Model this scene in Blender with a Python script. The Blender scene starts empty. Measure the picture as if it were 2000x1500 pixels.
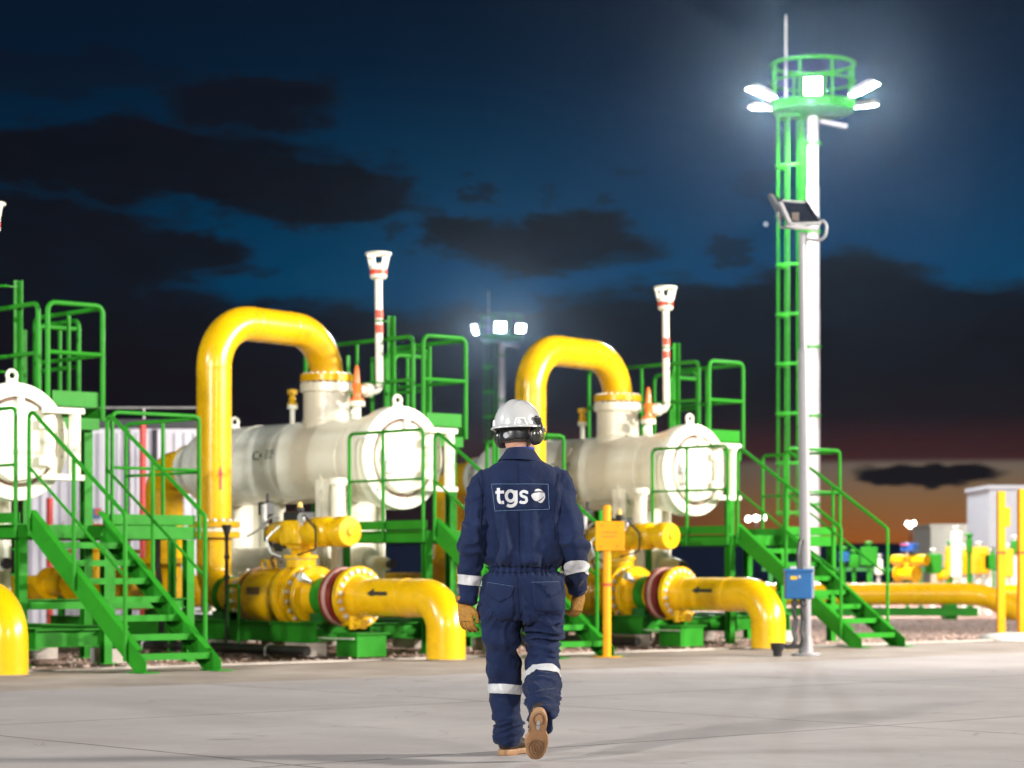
import bpy, bmesh, math, random
from mathutils import Vector, Matrix, noise
from mathutils.bvhtree import BVHTree
R = math.radians
random.seed(7)
SC = bpy.context.scene
COL = SC.collection

# ------------------------------------------------------------------ camera, sky, light, exposure
F = 4722.0 / 2000.0          # focal length in image widths (85 mm on a 36 mm sensor)
CAMH = 0.94
cd = bpy.data.cameras.new("camera"); cam = bpy.data.objects.new("camera", cd); COL.objects.link(cam)
cam.location = (0, 0, CAMH); cam.rotation_euler = (R(90), 0, 0)
cd.sensor_width = 36; cd.lens = 85; cd.shift_y = 0.181; cd.clip_start = 0.1; cd.clip_end = 5000
cd.dof.use_dof = True; cd.dof.focus_distance = 12.2; cd.dof.aperture_fstop = 3.2
SC.camera = cam
SC.view_settings.view_transform = 'Standard'; SC.view_settings.look = 'None'
SC.view_settings.exposure = 0.22; SC.view_settings.gamma = 1.0
SC.cycles.use_denoising = True
SC.cycles.max_bounces = 6
SC.cycles.sample_clamp_indirect = 6.0
SC.cycles.sample_clamp_direct = 0.0

def lin(r, g, b):
    f = lambda c: (c/255/12.92) if c/255 <= 0.04045 else ((c/255+0.055)/1.055)**2.4
    return (f(r), f(g), f(b), 1)

class NT:
    def __init__(s, tree): s.t = tree; s.n = tree.nodes; s.l = tree.links
    def node(s, typ, **kw):
        n = s.n.new(typ)
        for k, v in kw.items(): setattr(n, k, v)
        return n
    def put(s, sock, v):
        if v is None: return
        if hasattr(v, 'links') or isinstance(v, bpy.types.NodeSocket): s.l.new(v, sock)
        else: sock.default_value = v
    def math(s, op, a, b=None, c=None, clamp=False):
        n = s.node('ShaderNodeMath', operation=op); n.use_clamp = clamp
        s.put(n.inputs[0], a); s.put(n.inputs[1], b)
        if c is not None: s.put(n.inputs[2], c)
        return n.outputs[0]
    def mix(s, f, a, b, mode='MIX'):
        n = s.node('ShaderNodeMix', data_type='RGBA', blend_type=mode)
        s.put(n.inputs[0], f); s.put(n.inputs[6], a); s.put(n.inputs[7], b)
        return n.outputs[2]
    def noise(s, vec, scale, detail=4, rough=0.55, dist=0.0):
        n = s.node('ShaderNodeTexNoise'); s.put(n.inputs['Vector'], vec)
        n.inputs['Scale'].default_value = scale; n.inputs['Detail'].default_value = detail
        n.inputs['Roughness'].default_value = rough; n.inputs['Distortion'].default_value = dist
        return n.outputs['Fac']
    def ramp(s, f, stops, interp='LINEAR'):
        n = s.node('ShaderNodeValToRGB'); n.color_ramp.interpolation = interp
        cr = n.color_ramp
        while len(cr.elements) < len(stops): cr.elements.new(0.5)
        for e, (p, c) in zip(cr.elements, stops): e.position = p; e.color = c
        s.put(n.inputs[0], f); return n.outputs[0]
    def step(s, x, lo, hi):
        n = s.node('ShaderNodeMapRange', interpolation_type='SMOOTHSTEP'); n.clamp = True
        s.put(n.inputs[0], x); s.put(n.inputs[1], lo); s.put(n.inputs[2], hi)
        n.inputs[3].default_value = 0; n.inputs[4].default_value = 1
        return n.outputs[0]

def make_world():
    w = bpy.data.worlds.new("World"); SC.world = w; w.use_nodes = True
    t = NT(w.node_tree); t.n.clear()
    out = t.node('ShaderNodeOutputWorld'); bg = t.node('ShaderNodeBackground')
    tc = t.node('ShaderNodeTexCoord'); sp = t.node('ShaderNodeSeparateXYZ')
    t.l.new(tc.outputs['Generated'], sp.inputs[0])
    x, y, z = sp.outputs
    az = t.math('ARCTAN2', x, y); el = t.math('ARCSINE', z)
    # direction on the sky measured in units of 1/4722 radian, from the view ahead
    U = t.math('MULTIPLY_ADD', az, 4722.0, 1000.0)
    V = t.math('MULTIPLY_ADD', el, -4722.0, 1112.0)
    cv = t.node('ShaderNodeCombineXYZ'); t.put(cv.inputs[0], t.math('MULTIPLY', U, 0.004)); t.put(cv.inputs[1], t.math('MULTIPLY', V, 0.012))
    n1 = t.noise(cv.outputs[0], 1.0, 6, 0.55); n2 = t.noise(cv.outputs[0], 2.3, 5, 0.6)
    cv3 = t.node('ShaderNodeCombineXYZ'); t.put(cv3.inputs[0], t.math('MULTIPLY', U, 0.0035)); t.put(cv3.inputs[1], t.math('MULTIPLY', V, 0.010)); cv3.inputs[2].default_value = 7.3
    n3 = t.noise(cv3.outputs[0], 1.6, 5, 0.6)
    dU = t.math('MULTIPLY_ADD', n1, 300.0, -150.0); dV = t.math('MULTIPLY_ADD', n3, 150.0, -75.0)
    fine = t.noise(cv.outputs[0], 6.5, 5, 0.6)
    Ud = t.math('ADD', t.math('ADD', U, dU), t.math('MULTIPLY_ADD', fine, 90.0, -45.0)); Vd = t.math('ADD', t.math('ADD', V, dV), t.math('MULTIPLY_ADD', fine, -44.0, 22.0))
    # clear sky
    blue = t.ramp(t.math('DIVIDE', V, 1200.0), [(0.0, lin(11,26,46)), (0.12, lin(6,32,56)), (0.30, lin(0,52,84)), (0.46, lin(0,68,106)), (0.62, lin(3,56,82)), (1.0, lin(30,40,60))])
    left = t.step(U, 1100.0, -100.0)
    blue = t.mix(t.math('MULTIPLY', left, 0.45), blue, lin(9,22,40))
    below = t.step(V, 896.0, 912.0)
    side = t.step(U, 900.0, 1750.0)
    glow = t.ramp(t.math('DIVIDE', t.math('SUBTRACT', V, 880.0), 240.0), [(0.0, lin(108,100,98)), (0.2, lin(124,106,88)), (0.45, lin(148,104,62)), (0.75, lin(170,94,36)), (1.0, lin(168,80,26))])
    glow = t.mix(side, lin(40,26,28), glow)
    # cloud masses
    masks = []
    for cx, cy, rx, ry, k in [(495,212,170,62,.95),(180,170,260,45,.45),(230,325,400,82,1),(570,372,270,66,1),(720,390,150,44,.95),(110,500,330,125,1),(340,505,170,66,1),
                              (1075,478,250,66,1),(900,462,130,34,1),(595,442,26,15,.75),(655,447,24,12,.6),(742,452,24,14,.6),(842,418,24,18,.6),(950,376,26,15,.75),(1150,398,22,14,.65),(1065,385,24,12,.4),(1432,492,46,18,.7),(1240,360,22,10,.35),(520,525,30,12,.5),(1500,370,60,14,.3)]:
        a = t.math('DIVIDE', t.math('SUBTRACT', Ud, float(cx)), float(rx)); b = t.math('DIVIDE', t.math('SUBTRACT', Vd, float(cy)), float(ry))
        d = t.math('ADD', t.math('MULTIPLY', a, a), t.math('MULTIPLY', b, b))
        masks.append(t.math('MULTIPLY', t.step(d, 1.15, 0.40), k))
    m = masks[0]
    for q in masks[1:]: m = t.math('MAXIMUM', m, q)
    # low bank of cloud: its upper edge rises to the right
    er = t.ramp(t.math('DIVIDE', U, 2000.0), [(0.000, (0.545,)*3+(1,)), (0.150, (0.555,)*3+(1,)), (0.250, (0.600,)*3+(1,)), (0.400, (0.612,)*3+(1,)), (0.500, (0.600,)*3+(1,)), (0.625, (0.560,)*3+(1,)), (0.700, (0.560,)*3+(1,)), (0.800, (0.512,)*3+(1,)), (0.850, (0.505,)*3+(1,)), (0.925, (0.562,)*3+(1,)), (1.000, (0.575,)*3+(1,))])
    edge = t.math('MULTIPLY', er, 1000.0)
    edge = t.math('ADD', edge, t.math('MULTIPLY', t.math('SUBTRACT', n2, 0.5), 120.0))
    bank = t.step(t.math('SUBTRACT', t.math('MULTIPLY_ADD', dV, .5, V), edge), -26.0, 24.0)
    m = t.math('MAXIMUM', m, bank)
    m = t.math('MULTIPLY', m, t.math('MULTIPLY_ADD', n2, 0.25, 0.86), clamp=True)
    ccol = t.ramp(t.math('DIVIDE', V, 1200.0), [(0.0, lin(17,23,38)), (0.25, lin(15,19,28)), (0.48, lin(20,24,33)), (0.60, lin(24,24,31)), (0.68, lin(33,28,33)), (0.715, lin(58,33,36)), (0.75, lin(70,38,40))])
    ccol = t.mix(t.math('MULTIPLY', t.math('SUBTRACT', n1, 0.4), 0.5, clamp=True), ccol, lin(34,26,32))
    ccol = t.mix(t.math('MULTIPLY', t.step(U, 1300.0, 200.0), t.step(V, 560.0, 760.0)), ccol, lin(24,20,26))
    sky = t.mix(m, blue, ccol)
    # the bright strip under the bank, with one dark cloud in it
    a = t.math('DIVIDE', t.math('SUBTRACT', t.math('MULTIPLY_ADD', dU, .35, U), 1800.0), 150.0)
    b = t.math('DIVIDE', t.math('SUBTRACT', t.math('ADD', t.math('MULTIPLY_ADD', dV, .36, V), t.math('MULTIPLY_ADD', n2, 46.0, -23.0)), 930.0), 23.0)
    d = t.math('ADD', t.math('MULTIPLY', a, a), t.math('MULTIPLY', b, b))
    glow = t.mix(t.step(d, 1.25, 0.6), glow, lin(25,22,27))
    sky = t.mix(below, sky, glow)
    sky = t.mix(t.step(V, 1112.0, 1150.0), sky, lin(20,18,20))
    # a first star
    a = t.math('SUBTRACT', U, 1494.0); b = t.math('SUBTRACT', V, 446.0)
    d = t.math('ADD', t.math('MULTIPLY', a, a), t.math('MULTIPLY', b, b))
    sky = t.mix(t.step(d, 14.0, 5.0), sky, (1.2, 1.25, 1.3, 1))
    t.l.new(sky, bg.inputs['Color']); bg.inputs['Strength'].default_value = 0.72
    t.l.new(bg.outputs[0], out.inputs['Surface'])
make_world()

def lamp(name, loc, aim, power, radius=0.5, spot=150, col=(1, .97, .92)):
    ld = bpy.data.lights.new(name, 'SPOT'); ld.energy = power; ld.color = col; ld.shadow_soft_size = radius
    ld.spot_size = R(spot); ld.spot_blend = 0.6
    o = bpy.data.objects.new(name, ld); COL.objects.link(o); o.location = loc
    o.rotation_euler = (Vector(aim) - Vector(loc)).to_track_quat('-Z', 'Y').to_euler()
    return o
# unseen lamps without masts; far right and far left follow the shadows, others added fill
WARM = (1, .95, .86); COOL = (.86, .96, 1)
for k, (dx, dy) in enumerate([(0, 0), (1.5, 1.6), (-1.4, 1.2)]):
    lamp("unseen_lamp", (25+dx, 13.5+dy, 9.8), (2, 26, 1), 13500, 0.45, col=WARM)
for k, (dx, dy) in enumerate([(0, 0), (1.2, 1.0)]):
    lamp("unseen_lamp", (20+dx, 25+dy, 9.0), (2.6, 29.5, 2.8), 15000, 0.5, spot=56, col=WARM)  # added to brighten the right-hand unit, no fitting there
for k, (dx, dy) in enumerate([(0, 0), (-1.4, 1.3)]):
    lamp("unseen_lamp", (-20+dx, 7+dy, 11.0), (-1, 24, 0), 4800, 0.5, col=COOL)
lamp("unseen_lamp", (-14, 15, 9.0), (-1.5, 27.5, 2.4), 2400, 0.5, spot=70, col=COOL)  # added to light the left-facing vessel sides
lamp("unseen_lamp", (-13, -8, 9.0), (3.5, 29, 3.2), 27000, 0.6, spot=40, col=(1, .97, .90))  # added fill from behind the camera, mainly for the vessel sides
lamp("unseen_lamp", (12, -8, 9.5), (1.0, 28, 2.5), 9000, 0.6, spot=46, col=(1, .97, .90))  # weaker added fill from behind on the right
lamp("unseen_lamp", (3, 46, 13.0), (12, 75, 0), 28000, 0.5, spot=130, col=(1, .97, .95))  # added above the yard to brighten cabins and gravel

# ------------------------------------------------------------------ materials
MATS = {}
def material(name, base, rough=0.5, metal=0.0, var=0.12, scale=6.0, bump=0.0, bscale=40.0, coat=0.0, dirt=0.0, dirtcol=(.10,.07,.04,1), spec=0.5, rvar=0.15):
    if name in MATS: return MATS[name]
    m = bpy.data.materials.new(name); m.use_nodes = True
    t = NT(m.node_tree); p = t.n['Principled BSDF']
    tc = t.node('ShaderNodeTexCoord'); v = tc.outputs['Object']
    n1 = t.noise(v, scale, 5, 0.6)
    b4 = tuple(base[:3]) + (1,)
    dark = tuple(c*(1-var*2) for c in b4[:3]) + (1,)
    lite = tuple(min(1, c*(1+var*.8)) for c in b4[:3]) + (1,)
    c = t.ramp(n1, [(0.25, dark), (0.5, b4), (0.75, lite)])
    if dirt > 0:
        n2 = t.noise(v, scale*2.6, 7, 0.68, 0.4)
        c = t.mix(t.math('MULTIPLY', t.step(n2, 0.55, 0.72), dirt), c, dirtcol)
    t.l.new(c, p.inputs['Base Color'])
    n3 = t.noise(v, scale*3.1, 4, 0.6)
    t.l.new(t.math('MULTIPLY_ADD', n3, rvar, rough - rvar/2, clamp=True), p.inputs['Roughness'])
    p.inputs['Metallic'].default_value = metal
    p.inputs['Specular IOR Level'].default_value = spec
    p.inputs['Coat Weight'].default_value = coat; p.inputs['Coat Roughness'].default_value = 0.12
    if bump > 0:
        bn = t.node('ShaderNodeBump'); bn.inputs['Strength'].default_value = bump; bn.inputs['Distance'].default_value = 0.01
        t.l.new(t.noise(v, bscale, 5, 0.6), bn.inputs['Height']); t.l.new(bn.outputs[0], p.inputs['Normal'])
    MATS[name] = m; return m

YELLOW = material('yellow_paint', (.75,.415,.002), .27, var=.07, scale=2.2, bump=.05, bscale=9, coat=.2, spec=.45, dirt=.38, dirtcol=(.40,.17,.01,1))
MARKYEL = material('golden_post_paint', (.74,.31,.003), .38, var=.08, dirt=.2, dirtcol=(.35,.14,.01,1), spec=.3)
GREEN = material('green_paint', (.022,.215,.014), .40, var=.10, scale=3, bump=.05, bscale=30, coat=0, spec=.12, dirt=.3, dirtcol=(.008,.06,.008,1))
DKGREEN = material('dark_green_paint', (.008,.15,.022), .42, var=.15, scale=3, dirt=.4, dirtcol=(.03,.04,.02,1))
WHITE = material('white_paint', (.82,.785,.665), .34, var=.05, scale=1.6, bump=.04, bscale=7, coat=.25, dirt=.28, dirtcol=(.50,.42,.26,1))
ORANGE = material('orange_paint', (.80,.16,.01), .35, var=.08, coat=.3)
REDP = material('red_paint', (.55,.03,.02), .38, var=.1, coat=.2)
MAROON = material('maroon_paint', (.22,.018,.018), .33, var=.15, coat=.3)
PINK = material('faded_red_gasket', (.60,.33,.30), .4, var=.1)
STEEL = material('zinc_bolt_steel', (.70,.69,.66), .34, metal=.45, var=.2, scale=20, dirt=.3, dirtcol=(.12,.07,.04,1))
RUST = material('rusty_seal', (.16,.08,.045), .6, var=.4, scale=18)
BLACK = material('black_plastic', (.015,.015,.017), .4, var=.2)
BLACKPAINT = material('black_marking', (.02,.02,.02), .5, var=.2)
GREYMET = material('galvanised_steel', (.48,.47,.47), .42, metal=.35, var=.12, scale=9, dirt=.2)
PALEPOLE = material('pale_grey_paint', (.25,.238,.25), .42, var=.06, scale=3, dirt=.15)
BLUE = material('blue_paint', (.006,.09,.26), .38, var=.1, coat=.2)
CABIN = material('lilac_white_panel', (.66,.63,.70), .5, var=.06, scale=1.2, dirt=.15)
MESHGREEN = material('grating_green', (.02,.20,.03), .5, var=.25, scale=14)
PANELDARK = material('solar_cell', (.012,.014,.022), .25, var=.3)
CONCBLOCK = material('concrete_block', (.42,.37,.33), .85, var=.15, scale=7, bump=.4, bscale=30, rvar=.05)
DARKBLUE = material('dark_blue_cladding', (.02,.09,.34), .5, var=.1)

def emitter(name, col, strength):
    m = bpy.data.materials.new(name); m.use_nodes = True; t = NT(m.node_tree); t.n.clear()
    e = t.node('ShaderNodeEmission'); e.inputs[0].default_value = col; e.inputs[1].default_value = strength
    o = t.node('ShaderNodeOutputMaterial'); t.l.new(e.outputs[0], o.inputs[0]); return m
GLARE = emitter('lit_floodlight_glass', (.93,.98,1,1), 60)
GLAREFAR = emitter('lit_far_floodlight_glass', (1,.97,.9,1), 22)

# ------------------------------------------------------------------ mesh helpers
def basis(d):
    d = Vector(d).normalized()
    up = Vector((0,0,1)) if abs(d.z) < .95 else Vector((1,0,0))
    x = d.cross(up).normalized(); return x, x.cross(d).normalized(), d

class MB:
    def __init__(s): s.v = []; s.f = []
    def add(s, vs, fs):
        o = len(s.v); s.v += [tuple(q) for q in vs]; s.f += [tuple(i+o for i in f) for f in fs]; return s
    def box(s, lo, hi):
        x0,y0,z0 = lo; x1,y1,z1 = hi
        return s.add([(x0,y0,z0),(x1,y0,z0),(x1,y1,z0),(x0,y1,z0),(x0,y0,z1),(x1,y0,z1),(x1,y1,z1),(x0,y1,z1)],
              [(0,3,2,1),(4,5,6,7),(0,1,5,4),(1,2,6,5),(2,3,7,6),(3,0,4,7)])
    def beam(s, p0, p1, w, h, up=(0,0,1)):
        p0, p1 = Vector(p0), Vector(p1); d = (p1-p0).normalized(); up = Vector(up)
        if abs(d.dot(up)) > .97: up = Vector((1,0,0))
        x = d.cross(up).normalized(); y = x.cross(d).normalized()
        vs = []
        for p in (p0, p1):
            for sx, sy in ((-1,-1),(1,-1),(1,1),(-1,1)): vs.append(p + x*(sx*w/2) + y*(sy*h/2))
        return s.add(vs, [(0,1,2,3),(7,6,5,4),(0,4,5,1),(1,5,6,2),(2,6,7,3),(3,7,4,0)])
    def ibeam(s, p0, p1, w, h, t=.012):
        p0, p1 = Vector(p0), Vector(p1)
        if abs((p1-p0).normalized().z) > .97: off = Vector((1,0,0))
        else: off = Vector((0,0,1))
        s.beam(p0 + off*(h/2-t/2), p1 + off*(h/2-t/2), w, t); s.beam(p0 - off*(h/2-t/2), p1 - off*(h/2-t/2), w, t)
        return s.beam(p0, p1, t, h-2*t)
    def channel(s, p0, p1, h, w, side=1, t=.01):
        p0, p1 = Vector(p0), Vector(p1); d = (p1-p0).normalized(); x = d.cross(Vector((0,0,1))).normalized(); y = x.cross(d)
        s.beam(p0, p1, t, h)
        for q in (1, -1):
            c = x*(side*w/2) + y*(q*(h/2-t/2)); s.beam(p0+c, p1+c, w-t, t)
        return s
    def lathe(s, o, axis, prof, n=32, caps=True):
        o = Vector(o); x, y, d = basis(axis); base = len(s.v); vs = []; fs = []
        for t, r in prof:
            for i in range(n):
                a = 2*math.pi*i/n; vs.append(o + d*t + x*(r*math.cos(a)) + y*(r*math.sin(a)))
        for k in range(len(prof)-1):
            for i in range(n):
                j = (i+1) % n; fs.append((k*n+i, k*n+j, (k+1)*n+j, (k+1)*n+i))
        if caps:
            fs.append(tuple(reversed(range(n)))); fs.append(tuple((len(prof)-1)*n+i for i in range(n)))
        return s.add(vs, fs)
    def cyl(s, p0, p1, r0, r1=None, n=16, caps=True):
        p0, p1 = Vector(p0), Vector(p1); r1 = r0 if r1 is None else r1
        return s.lathe(p0, p1-p0, [(0,r0),((p1-p0).length,r1)], n, caps)
    def tube(s, pts, r, n=12, fillet=0.0, closed=False, seg=8, radii=None):
        P = [Vector(p) for p in pts]
        if fillet > 0: P = fillet_path(P, fillet, closed, seg)
        m = len(P); T = []
        for i in range(m):
            a = P[(i-1) % m] if (closed or i > 0) else P[i]; b = P[(i+1) % m] if (closed or i < m-1) else P[i]
            T.append((b-a).normalized())
        x, y, _ = basis(T[0]); vs = []; fs = []
        for i in range(m):
            x = (x - T[i]*x.dot(T[i])).normalized(); y = T[i].cross(x)
            rr = radii[i] if radii else r
            for k in range(n):
                a = 2*math.pi*k/n; vs.append(P[i] + x*(rr*math.cos(a)) + y*(rr*math.sin(a)))
        for i in range(m if closed else m-1):
            i2 = (i+1) % m
            for k in range(n):
                k2 = (k+1) % n; fs.append((i*n+k, i*n+k2, i2*n+k2, i2*n+k))
        if not closed: fs.append(tuple(reversed(range(n)))); fs.append(tuple((m-1)*n+k for k in range(n)))
        return s.add(vs, fs)
    def torus(s, c, axis, Rr, r, n=32, m=10):
        x, y, d = basis(axis); c = Vector(c)
        return s.tube([c + x*(Rr*math.cos(2*math.pi*i/n)) + y*(Rr*math.sin(2*math.pi*i/n)) for i in range(n)], r, m, closed=True)
    def ball(s, c, r, n=16, sz=1.0):
        pr = [(-r*math.cos(math.pi*k/8)*sz, max(.0005, r*math.sin(math.pi*k/8))) for k in range(9)]
        return s.lathe(c, (0,0,1), pr, n)
    def prism(s, poly, p0, ax, ay, depth):
        """2-D outline on axes ax, ay at p0, pushed along depth"""
        p0, ax, ay, depth = map(Vector, (p0, ax, ay, depth)); n = len(poly)
        vs = [p0 + ax*u + ay*v for u, v in poly]; vs += [q + depth for q in vs]
        fs = [tuple(range(n)), tuple(reversed(range(n, 2*n)))] + [(i, n+i, n+(i+1) % n, (i+1) % n) for i in range(n)]
        return s.add(vs, fs)
    def build(s, name, mat, parent=None, smooth=True, bevel=0.0, base=None, angle=0.6):
        me = bpy.data.meshes.new(name); b = base if base is not None else (BASE.get(parent.name, (0,0,0)) if parent is not None else (0,0,0))
        me.from_pydata([(v[0]-b[0], v[1]-b[1], v[2]-b[2]) for v in s.v], [], s.f)
        bm = bmesh.new(); bm.from_mesh(me)
        bmesh.ops.recalc_face_normals(bm, faces=bm.faces)
        if bevel > 0: bmesh.ops.bevel(bm, geom=[e for e in bm.edges if len(e.link_faces) == 2 and e.calc_face_angle() > .9], offset=bevel, segments=1, affect='EDGES')
        for f in bm.faces: f.smooth = smooth
        if smooth:
            for e in bm.edges:
                if len(e.link_faces) != 2 or e.calc_face_angle() > angle: e.smooth = False
        bm.to_mesh(me); bm.free(); me.materials.append(mat)
        o = bpy.data.objects.new(name, me); COL.objects.link(o)
        if parent is not None:
            o.parent = parent; BASE[o.name] = b
        return o

def fillet_path(P, r, closed=False, seg=8):
    out = []; m = len(P)
    for i in range(m):
        if not closed and i in (0, m-1): out.append(P[i]); continue
        a, b, c = P[(i-1) % m], P[i], P[(i+1) % m]
        d0 = (a-b); d1 = (c-b); l0, l1 = d0.length, d1.length; d0.normalize(); d1.normalize()
        ang = d0.angle(d1)
        if ang > 3.1: out.append(b); continue
        t = min(r/math.tan(ang/2), l0*.49, l1*.49); rr = t*math.tan(ang/2)
        cen = b + (d0+d1).normalized()*(rr/math.sin(ang/2))
        s0, s1 = b + d0*t - cen, b + d1*t - cen; tot = s0.angle(s1); ax = s0.cross(s1).normalized()
        for k in range(seg+1): out.append(cen + Matrix.Rotation(tot*k/seg, 3, ax) @ s0)
    return out

BASE = {}
def tag(o, label=None, cat=None, group=None, kind=None):
    for k, v in (('label', label), ('category', cat), ('group', group), ('kind', kind)):
        if v: o[k] = v
    return o
PHI = math.atan2(-.744, .668)
Uv = Vector((math.cos(PHI), math.sin(PHI), 0)); Vv = Vector((-math.sin(PHI), math.cos(PHI), 0))
UNIT = {1: Vector((-4.48, 21.37, 0)), 2: Vector((-.683, 24.98, 0)), 3: Vector((3.02, 28.5, 0))}
def W(k, a, b, z=0): return UNIT[k] + Uv*a + Vv*b + Vector((0,0,z))
def thing(name, base, label, cat, k=2, group=None):
    """an Empty at a thing's base, in the frame of filter train k; its parts are drawn in that frame"""
    o = bpy.data.objects.new(name, None); COL.objects.link(o); o.empty_display_size = .2
    if k: o.location = W(k, *base); o.rotation_euler = (0, 0, PHI)
    else: o.location = base
    BASE[o.name] = tuple(base) if k else (0,0,0)
    return tag(o, label, cat, group)
def dup(o, parent=None):
    c = o.copy(); COL.objects.link(c)
    if parent is not None: c.parent = parent
    for ch in o.children: dup(ch, c)
    return c
LIGHTW = {1: 'left', 2: 'middle', 3: 'right'}
def to_units(proto, labels, units=(1, 3), nudge=None):
    for k in units:
        if k not in labels: continue
        c = dup(proto); c.location = proto.location + (UNIT[k]-UNIT[2]) + Vector((nudge or {}).get(k, (0,0,0))); c['label'] = labels[k]
def at(px, py, Y): return Vector(((px-1000)/4722*Y, Y, CAMH + (1112-py)/4722*Y))
def gnd(px, py):
    Y = 4722*CAMH/(py-1112); return Vector(((px-1000)/4722*Y, Y, 0))

_bolt = None
def bolt_mesh(L=.13):
    global _bolt
    if _bolt is None:
        m = MB().cyl((0,0,-L/2), (0,0,L/2), .015, n=8)
        for s in (-1, 1): m.cyl((0,0,s*(L/2-.008)), (0,0,s*(L/2-.036)), .029, n=6)
        o = m.build('bolt', STEEL); _bolt = o.data; bpy.data.objects.remove(o)
    return _bolt
def bolts(fl, c, axis, r, n=16):
    """studs round a flange, sub-parts of it"""
    me = bolt_mesh(); x, y, d = basis(axis); b = Vector(BASE[fl.name]); q = d.to_track_quat('Z', 'Y')
    for i in range(n):
        a = 2*math.pi*(i+.5)/n
        o = bpy.data.objects.new('bolt', me); COL.objects.link(o); o.parent = fl
        o.location = Vector(c) + x*(r*math.cos(a)) + y*(r*math.sin(a)) - b
        o.rotation_mode = 'QUATERNION'; o.rotation_quaternion = q
def flange(t, name, mat, c, axis, r, th, bore, n=16, with_bolts=True, hub=0):
    prof = [(-th/2, bore), (-th/2, r-.006), (-th/2+.006, r), (th/2-.006, r), (th/2, r-.006), (th/2, bore)]
    m = MB().lathe(c, axis, prof, 40, caps=True)
    if hub: m.lathe(c, axis, [(0, bore+.05), (hub, bore+.005)], 32, caps=False)
    o = m.build(name, mat, t)
    if with_bolts: bolts(o, c, axis, r-.05, n)
    return o

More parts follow.
